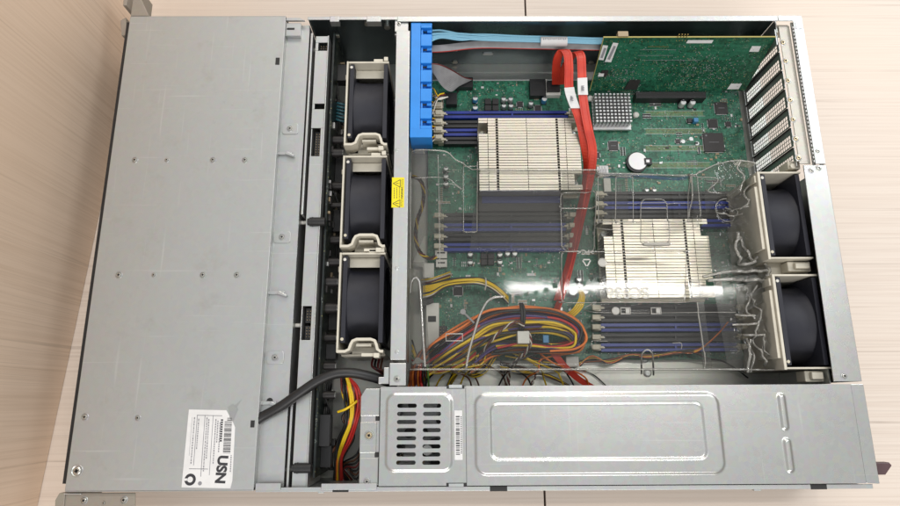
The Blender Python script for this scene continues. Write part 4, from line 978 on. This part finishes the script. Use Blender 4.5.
twisted('thin_sense_lead', 'thin maroon and white twisted pair crossing the floor between plug and red cable end', [(546,346,34),(542,354,30),(541,364,24),(536,374,16),(529,392,8)], ['maroon','white'], .9, .6, 5)
twisted('front_panel_lead', 'maroon and white pair climbing from the floor to the left end of the wire loop', [(470,374,22),(478,358,30),(487,346,42),(495,337,52),(505,327,54),(517,322,54),(524,326,52)], ['maroon','white','brown'], 1.0, .6, 5)
P_ = [([(447,392-i,8+i),(455,378-i*1.4,14+i*2),(462,372,18+i*2),(474,377-i*1.2,16+i),(486,372-i*2,20+i),(496,358-i*2,24+i),(510,350-i*1.2,26+i),(524,348-i,24)], c_, .85) for i, c_ in enumerate(('yellow','black','yellow','black','brown','yellow','black'))]
cab('drive_power_bundle', 'yellow and black wires curling along the floor by the cage edge', 'cable', P_, at3(475, 372, 18))
P_ = [([(412,340+i*5,20+i*3),(420,360+i*2,26),(440,366+i*1.2,28+i),(462,358+i*1.3,30),(476,344+i*2,30)], c_, .85) for i, c_ in enumerate(('black','yellow','yellow','green','red','red','yellow'))]
cab('board_power_bundle', 'yellow, green and red wires fanning out below the orange wires at the crossbar foot', 'cable', P_, at3(445, 362, 26))
P_ = [([(420+i*2.2,352-i*2,20),(414+i*2.0,362,34),(410+i*2.6,376,36),(411+i*2.6,392,24)], c_, .95) for i, c_ in enumerate(('darkorange','orange','maroon','orange','red','black','black','green'))]
cab('orange_wire_bundle', 'orange, red and black wires hanging straight down into the cage beside the crossbar foot', 'cable', P_, at3(418, 370, 34))
P_ = [([(500,362+i*2.4,16),(525,368+i*1.6,18),(548,377-i*.6,14),(570,386,10)], c_, .85) for i, c_ in enumerate(('brown','black','yellow','yellow','black'))]+[([(510,352,26),(535,358,24),(560,362,22),(572,363,18)], 'maroon', .8), ([(505,356,26),(535,361,24),(572,365,18)], 'yellow', .7)]
cab('floor_wire_bundle', 'brown, black and yellow wires lying along the floor under the red cable end', 'cable', P_, at3(540, 370, 16))
P_ = [([(560,316-i,26),(570,312+i*2,32),(577+i*1.6,304+i*1.2,34),(580+i*1.4,296,26),(579+i,291,18)], 'yellow', .85) for i in range(4)]
cab('short_yellow_lead', 'four short yellow wires bent between the wire loop and the lower latches', 'cable', P_, at3(577, 305, 30))
P_ = [([(574+i,362+i*.7,14),(592,362-i+rs.uniform(-1,1),14),(610,359+i*.8,16),(630,356+rs.uniform(-1.5,1.5),18),(650,354.5+i*.6,20),(675,353+rs.uniform(-1.5,1.5),22),(694,350+i*.5,24)]+([(706,345,26),(718,334,30),(728,322,30)] if i % 2 else [(706,358,20),(722,361,18),(736,369,14),(748,378,10)]), c_, .75) for i, c_ in enumerate(('black','darkorange','black','yellow','brown','orange','black'))]
hr = cab('fan_wire_harness', 'long thin black and orange harness lying along the board edge toward the exhaust fans', 'cable', P_, at3(660, 355, 18))
b = MB(); b.pbox(566,356.5,579,367,24,12,0); b.build('plug', 'white', hr, bevel=.6)
cab('black_floor_lead', 'single thin black wire curving on the bare floor below the white plug', 'cable', [([(573,368,8),(590,373,6),(600,380,6),(612,392,6)], 'black', .6)], at3(590, 373, 8))
# thick black cable and power wires by the cage
kb = thing('thick_black_cable', 'thick glossy black cable bending from the bay cover to the crossbar foot', 'cable', at3(310, 385, 84))
b = MB(); wire(b, [(246,428,83.9),(256,421,83.9),(264,416,84.4),(280,407,87),(300,393,90),(318,381,90),(335,374,89),(352,373,87),(368,376,82),(382,380,74),(394,384,60)], 4.2, 0, 14); b.build('jacket', 'black', kb)
P_ = []
for i, (c_, dx) in enumerate((('yellow',0),('yellow',2.2),('red',7),('red',10),('maroon',4),('black',-3),('black',-6),('brown',5),('orange',-1))):
    P_.append(([(346+dx*.3,376+i*.6,70-i),(349+dx*.9,388,74),(351+dx,404,72-i),(350+dx*.7,422,66),(343+dx*.8,440,58-i),(338+dx*.4,458,46),(337+dx*.5,480,30)], c_, 1.15 if c_ != 'black' else 1.0))
for i in range(8):
    q = rs.uniform(-8, 8); c_ = rs.choice(('black','red','black','brown','yellow','maroon')); P_.append(([(344+q*.4,378,60),(350+q,396+rs.uniform(-4,4),66),(346-q*.6,418,58),(349+q*.8,436,50),(340+q*.5,458,38),(346-q,482,22)], c_, .95))
P_.append(([(338,412,70),(346,409,74),(356,402,72),(360,396,66)], 'yellow', 1.1))
pw = cab('drive_power_wires', 'bright yellow and red wires dropping beside the cage below the thick black cable', 'cable', P_, at3(348, 410, 70))
P_ = [([(328+i*2,372,50),(325+i*1.5,395,52-i*3),(330-i*2,415,48),(322+i*2.4,440,40),(330+i,470,30)], 'black', .9) for i in range(4)]+[([(334+i*3,470,24+i*3),(344+i,462+i*1.5,36),(356,455+i*4,44-i),(363,440+i*5,40)], c_, .9) for i, c_ in enumerate(('black','brown','black','maroon','black','brown','black'))]+[([(318,462,50),(325,461,52),(332,452,50),(340,440,40)], 'brown', 1.4)]
cab('dark_wire_tangle', 'tangle of thin black and brown wires between the backplane and the cage', 'cable', P_, at3(330, 430, 40))
b = MB(); b.pbox(313,440,335,446,50,30); tag(b.build('black_plug', 'black', None, bevel=.6), 'flat black plug below the dark wires beside the light bracket bar', 'plug')
P_ = [([(326,105+i*3,44-i*2),(334,103+i*3.2,48),(342,104+i*3.4,50),(352,107+i*3,44)], 'teal', 1.2) for i in range(6)]
cab('teal_cables', 'teal cables looping between the backplane and the top front fan', 'cable', P_, at3(338, 112, 46))
P_ = [([(330,60+i*4,52),(338,80+i*9,50),(336,100+i*22,44),(342,125+i*26,36)], 'black', .8) for i in range(3)]+[([(327,180,50),(337,200,46),(342,225,40),(336,250,36),(340,262,30)], 'black', 1.0)]
cab('thin_black_leads', 'thin black leads hanging between the backplane and the front fans', 'cable', P_, at3(336, 120, 46))
P_ = [([(374+i*3,356,40),(372+i*3,366+i,46),(380+i*2,372,44),(388,382,30)], c_, 1.1) for i, c_ in enumerate(('maroon','black','maroon','brown'))]
cab('maroon_leads', 'dark maroon leads behind the lower front fan handle', 'cable', P_, at3(378, 366, 44))
# ================================================================ CLEAR SHROUD
sh = thing('air_shroud', 'clear glossy plastic air shroud over memory, wires and the lower heatsink', 'air duct', (450, 200, 78))
TOPZ = 76
def pw_(u, v): return at(u, v, TOPZ)
outline = [pw_(*q) for q in ((411,150),(430,150),(447,152),(456,160),(470,165.5),(478,169),(520,170),(597,170),(598,172.5),(640,173),(690,175),(700,172),(712,166),(724,162),(742,159),(757,163),(757,172),(750,185),(749,215),(760,255),(771,262),(772,276),(770,284),(769,300),(775,345),(782,369),(700,369.5),(560,369.5),(409,369.5))]
def inside(x, y):
    c_ = False; n = len(outline); j = n-1
    for i in range(n):
        xi, yi = outline[i]; xj, yj = outline[j]
        if (yi > y) != (yj > y) and x < (xj-xi)*(y-yi)/(yj-yi)+xi: c_ = not c_
        j = i
    return c_
def R_(u0, v0, u1, v1): x0, y0, x1, y1 = rect(u0, v0, u1, v1, TOPZ); return ((x0+x1)/2, (y0+y1)/2, (x1-x0)/2, (y1-y0)/2)
feats = [(R_(463,163,478,231), 2.5, -6, 1.0), (R_(562,190,596,250), 5, -7, 1.0), (R_(562,250,686,302.5), 5, -2.4, .9), (R_(640,199,668,245), 5, 3.5, 1.2), (R_(598,172.5,690,221), 3, -2.5, .9),
         (R_(478,190,562,250), 3, -1.6, 1.2), (R_(690,176,698,216), 3, 3.5, 1.2), (R_(717,195,743,220), 11, -5, 1.6), (R_(615,176,634,222), 2, 1.6, .8), (R_(672,178,686,222), 3, 2.2, .8), (R_(444,171,463,182), 3, 2.0, 1.0), (R_(592,311,737,352), 3, -1.6, 1.0), (R_(598,306,640,312), 2, .0, .6)]
dots = []  # bumps added along the glare line to break it into glints
p0, p1 = None, None
for u, v in ((494,297.5),(502,297),(509,296.5),(518,296),(527,294),(536,292.5),(546,290),(555,285.5),(563,281),(570,278.5),(577,280),(584,283),(592,279),(600,280),(609,278),(617,280),(626,277),(633,280),(641,279),(650,280),(659,278),(668,280),(677,278),(685,272),(688,262)):
    dots.append((*pw_(u, v), rs.uniform(1.2, 2.8)))
DG = {}
for k, (x, y, r_) in enumerate(dots):
    for i in range(-1, 2):
        for j in range(-1, 2): DG.setdefault((int(x//6)+i, int(y//6)+j), []).append(k)
hrd = [(pw_(705,272), pw_(770,268), 3.5, 5), (pw_(705,281), pw_(770,281), 3.5, 4.5), (pw_(737,232), pw_(741,258), 3.5, 5), (pw_(741,258), pw_(756,262), 3, 4), (pw_(735,315), pw_(757,315), 2, 3), (pw_(733,325), pw_(757,323.5), 2, 3.5), (pw_(740,335), pw_(768,335), 2.2, 4)]
def segd(x, y, a_, c_):
    dx, dy = c_[0]-a_[0], c_[1]-a_[1]; t = max(0, min(1, ((x-a_[0])*dx+(y-a_[1])*dy)/(dx*dx+dy*dy))); return math.hypot(x-a_[0]-dx*t, y-a_[1]-dy*t)
def sh_h(x, y):
    z = TOPZ+.46*noise.noise(Vector((x*.015, y*.012, 1)))+.006*noise.noise(Vector((x*.08, y*.08, 4)))
    for (cx, cy, hw, hh), r_, dz, s in feats:
        if abs(x-cx) > hw+3 or abs(y-cy) > hh+3: continue
        z += dz*sstep(s, -s, sd_rr(x, y, cx, cy, hw, hh, r_))
    for k in DG.get((int(x//6), int(y//6)), ()):
        cx, cy, r_ = dots[k]; q = math.hypot((x-cx), (y-cy)*1.3)/r_
        if q < 1: z += .45*(1-q*q)**2*min(r_, 2.4)/1.6
    if x > 540:
        for a_, c_, wd_, hh in hrd:
            q = segd(x, y, a_, c_)/wd_
            if q < 1: z += hh*(1-q*q)
    ed = sstep(556, 585, x)*(sstep(150, 175, 300-abs(y-190)) if y < 270 else .3)
    edge_left = sstep(283, 274, x); z -= 7*edge_left*edge_left
    if x > 556:
        n1 = noise.noise(Vector((x*.085, y*.07, 0))); n2 = noise.noise(Vector((x*.19, y*.15, 8))); z += ed*(-8*abs(n1)*1.8-4*abs(n2)*1.5-3)
    eb = sstep(103, 96.5, y); z -= 3*eb*eb
    return z
x0s, x1s = min(p[0] for p in outline), max(p[0] for p in outline); y0s, y1s = min(p[1] for p in outline), max(p[1] for p in outline)
st_ = .8; nx = int((x1s-x0s)/st_)+1; ny = int((y1s-y0s)/st_)+1; b = MB(); idx = {}; vs = []; fs = []
for j in range(ny+1):
    for i in range(nx+1):
        x, y = x0s+i*st_, y0s+j*st_
        if inside(x, y): idx[(i, j)] = len(vs); vs.append((x, y, sh_h(x, y)))
for j in range(ny):
    for i in range(nx):
        q = [(i,j),(i+1,j),(i+1,j+1),(i,j+1)]
        if all(k in idx for k in q): fs.append(tuple(idx[k] for k in q))
b.add(vs, fs, 0, True); b.build('top_sheet', 'clear', sh)
def rim_pts(pts, dz=0, step=3): return [Vector((p.x, p.y, sh_h(p.x, p.y)+dz)) for p in spline([(x, y, 0) for x, y in pts], step)]
b = MB(); b.tube(rim_pts(outline[:16]), .7, 6, 0); b.build('edge_bead', 'clear2', sh)
b = MB(); b.tube([(p[0], p[1], sh_h(*p)) for p in [pw_(u, 369.3) for u in range(409, 783, 6)]], .9, 8, 0); b.build('edge_bead', 'clear2', sh)
b = MB(); ya = pw_(500, 369.5)[1]
vs = []; fs = []; n = 60
for i in range(n+1):
    x = 273.5+i*(598-273.5)/n; vs += [(x, ya, sh_h(x, ya+.3)), (x, ya-1.5+.5*noise.noise(Vector((x*.05,0,0))), 50), (x, ya-2+1.0*noise.noise(Vector((x*.03,0,2))), 22)]
for i in range(n):
    for k in (0, 1): fs.append((i*3+k, i*3+k+1, i*3+k+4, i*3+k+3))
b.add(vs, fs, 0, True); b.build('side_skirt', 'clear', sh); b = MB()
vs = []; fs = []; OL = rim_pts(outline[3:16], 0, 4)
for p in OL: vs += [p, Vector((p.x, p.y+.6, p.z-14))]
for i in range(len(OL)-1): fs.append((i*2, i*2+2, i*2+3, i*2+1))
b.add(vs, fs, 0, True); b.build('side_skirt', 'clear', sh)
def ridge(pts, r, name='ridge_and_glare', m='clear2', dz=0, closed=False):
    b = MB(); P = [at(u, v, TOPZ) for u, v in pts]
    if closed: P.append(P[0])
    Q = rim_pts(P, dz, 2)
    b.tube(Q, r, 8, 0); return b.build(name, m, sh)
ridge([(410,292),(411.5,281),(415,277.5),(419,281),(421,300),(423,335),(425,366)], 1.2, m='clear3', dz=-.7)  # added bead drawn along the left glare streak
ridge([(466,369),(469,352),(474,334),(480,315),(487,302),(494,297.5),(503,296.5)], 1.2, m='clear3', dz=-.7)  # added bead drawn along the second, curving glare streak
def rr_px(u0, v0, u1, v1, r): 
    pts = []
    for p, q in rbox(u1-u0, v1-v0, r, 3): pts.append(((u0+u1)/2+p, (v0+v1)/2+q))
    return pts
for a_ in ((463.5,164,477.5,230.5,2),(562,190.5,596,250,5),(562,251,686,302.5,5),(640.5,199,668,246,7),(616,176,633.5,222,2),(598.5,174,689,222,3),(718,196,742.5,219.5,11)): 
    b = MB(); Q = rim_pts([at(u, v, TOPZ) for u, v in rr_px(*a_)]+[at(*rr_px(*a_)[0], TOPZ)], .1, 1.6); b.tube(Q, .5, 6, 0); b.build('pocket_edge', 'clear2', sh)
for pts, r_ in (([(412,178),(444,178),(462,189)],.45),([(437,184),(452,184),(461,189)],.35),([(598,221),(604,229),(690,229),(697,216)],.35),([(594,302),(594,312),(737,312)],.35),([(690,177),(691,200),(690,216)],.8),([(697,176),(699,200),(700,216)],.6),([(690,178),(700,171)],.5),([(689,177),(718,179),(708,191),(722,193)],.5),([(628,203),(690,203)],.3),([(560,206),(596,206)],.7),([(640,208.5),(668,208.5)],.6),
    ([(703,277),(722,273),(745,271),(768,270)],1.4),([(706,281.5),(730,280),(768,279)],1.6),([(738,233),(737,248),(742,262),(754,262),(762,255)],1.5),([(738,240),(744,236),(750,250),(756,261)],1.3),([(735,315),(757,315)],.9),([(732,325),(758,323.5)],1.0),([(744,335),(766,334.5)],1.0),([(751,338),(752,352),(751,372)],1.3),([(757,338),(757,352),(756,372)],1.0),([(762,320),(758,335),(764,350),(772,365)],1.0),([(765,336),(769,348),(778,356)],.9),([(748,286),(754,296),(749,308),(757,318)],.9),([(760,284),(756,298),(764,310),(762,322)],.9),([(730,205),(752,205)],.8),([(718,211),(745,212)],.9),([(755,180),(748,190),(752,200),(745,206)],1.0),([(742,160),(738,168),(745,176),(742,190)],.8),([(770,262),(772,270),(770,280)],1.8),
    ([(592,348),(592,341),(600,341),(608,341)],.35),([(673,343),(682,343),(682,349)],.4),([(697,302),(703,340),(706,369)],.6),([(410,170),(410,268)],.9),([(438,155),(439,200),(440,268)],.4)):
    ridge(pts, r_)
for k, q in enumerate((((412,153),(446,154),(462,168),(463,232),(424,236),(411,268)), ((479,191),(562,191),(562,250),(470,250),(473,212)), ((598,174),(628,174),(628,222),(598,222)), ((688,175),(702,173),(702,222),(689,222)), ((703,171),(724,163),(744,162),(747,190),(738,200),(722,196),(706,214)), ((697,302),(704,302),(712,369),(703,369)), ((562,173),(596,173),(596,250),(562,250)), ((706,232),(744,232),(748,262),(768,276),(768,300),(745,312),(740,345),(748,368),(728,368),(716,300)), ((410,262),(424,262),(430,368),(409,368)))):
    b = MB(); b.prism([at(u, v, TOPZ-9) for u, v in q], TOPZ-9.4, TOPZ-9); b.build('inner_flap', 'smoky', sh)
b = MB(); P = [at3(641.5,374,TOPZ-20), at3(641.5,360,TOPZ-6), at3(642.5,353,TOPZ-1), at3(647.5,349.5,TOPZ), at3(652,353,TOPZ-1), at3(653,360,TOPZ-6), at3(653.5,375,TOPZ-20)]; b.tube(spline(P, 2), .8, 8); b.build('lifting_loop', 'clear2', sh)
b = MB(); x0, y0, x1, y1 = rect(642, 243.5, 669, 246.5, TOPZ); b.box(x0, y0, TOPZ+1, x1, y1, TOPZ+4.5); b.build('pull_tab', 'text', sh, bevel=.8)
for u0, v0, u1, v1 in ((620,307.5,630.5,314.5),(650.5,307.5,661,314.5),(445.5,333.5,463,341.5)):
    x0, y0, x1, y1 = rect(u0, v0, u1, v1, TOPZ); z = TOPZ+1.2; b = MB()
    for q in ((x0,y0,x1,y0+.9),(x0,y1-.9,x1,y1),(x0,y0+.9,x0+.9,y1-.9),(x1-.9,y0+.9,x1,y1-.9)): b.box(q[0], q[1], z-2, q[2], q[3], z)
    if u0 > 500: b.box((x0+x1)/2, y0+.9, z-2, x1-.9, y1-.9, z-.2)
    b.build('window_frame', 'text', sh, bevel=.3)
b = MB(); x, y = at(615.5, 311, TOPZ); b.lathe(x, y, [(3.6,TOPZ-.8),(3.6,TOPZ+.8),(2.8,TOPZ+1),(0,TOPZ+1)], 22); b.build('round_boss', 'text', sh)
x, y = at(603, 262, TOPZ); b = MB(); b.lathe(x, y, [(4.2,TOPZ-2.6),(4.2,TOPZ-1.6),(3.4,TOPZ-1.5),(3.4,TOPZ-1.8),(0,TOPZ-1.8)], 22); b.build('round_boss', 'text', sh)
x, y = at(649, 287.5, TOPZ); textmesh('SC836', 14.5, x, y+.4, TOPZ-1.2, PI, 'text', sh, 'lettering', .6, .35)
x, y = at(594, 249.5, TOPZ); textmesh('>PC<', 6.5, x, y, TOPZ-1.2, PI, 'text', sh, 'lettering', .4, .1)
b = MB(); x, y = at(587, 263, TOPZ); tr = [(x-4,y+3.4),(x+4,y+3.4),(x,y-3.4)]
for i in range(3):
    p, q = Vector(tr[i]), Vector(tr[(i+1)%3]); n_ = (q-p).normalized(); pp = p+n_*.9; qq = q-n_*.9; n_ = Vector((-n_.y, n_.x))*.6; b.prism([tuple(pp-n_), tuple(qq-n_), tuple(qq+n_), tuple(pp+n_)], TOPZ-1.6, TOPZ-.9)
b.build('recycling_mark', 'text', sh)
# ================================================================ LIGHT
w = bpy.data.worlds.new('World'); S.world = w; w.use_nodes = True; nt = w.node_tree; bg = nt.nodes['Background']
tc = N(nt, 'ShaderNodeTexCoord'); sp = N(nt, 'ShaderNodeSeparateXYZ'); nt.links.new(tc.outputs['Generated'], sp.inputs[0])
mr = N(nt, 'ShaderNodeMapRange'); mr.inputs['From Min'].default_value = -.1; mr.inputs['From Max'].default_value = 1; nt.links.new(sp.outputs['Z'], mr.inputs['Value'])
c = ramp(nt, mr.outputs[0], [(0, (.50,.45,.40)), (.4, (.56,.54,.51)), (.75, (.78,.775,.77)), (1, (.96,.97,.98))]); nt.links.new(c, bg.inputs['Color']); bg.inputs['Strength'].default_value = .85
def area(name, loc, target, sx, sy, power, col):
    l = bpy.data.lights.new(name, 'AREA'); l.shape = 'RECTANGLE'; l.size = sx; l.size_y = sy; l.energy = power; l.color = col
    o = bpy.data.objects.new(name, l); C.objects.link(o); o.location = loc
    o.rotation_euler = (Vector(target)-Vector(loc)).to_track_quat('-Z', 'Y').to_euler(); return o
area('ceiling_tube_lamp', (1.12, .57, 2.2), (1.12, .57, 0), 1.05, .035, 9, (1, .98, .95))
area('fill_lamp', (2.6, 1.9, 2.3), (.4, .2, 0), 1.2, .8, 26, (.94, .97, 1))  # unseen cool fill, added to tint the right side
area('fill_lamp', (.5, 2.5, 2.0), (.1, .25, 0), 1.2, .8, 26, (1, .92, .82))  # unseen warm fill, added to lift the left panel and desk
area('fill_lamp', (.6, -1.9, 2.1), (.2, .15, 0), 1.6, .6, 28, (1, .97, .94))  # unseen soft fill, added from the near side
S.view_settings.view_transform = 'Standard'; S.view_settings.look = 'None'; S.view_settings.exposure = .06; S.view_settings.gamma = 1
S.cycles.max_bounces = 10; S.cycles.transparent_max_bounces = 24; S.cycles.glossy_bounces = 4; S.cycles.caustics_reflective = False; S.cycles.caustics_refractive = False
S.cycles.sample_clamp_indirect = 4
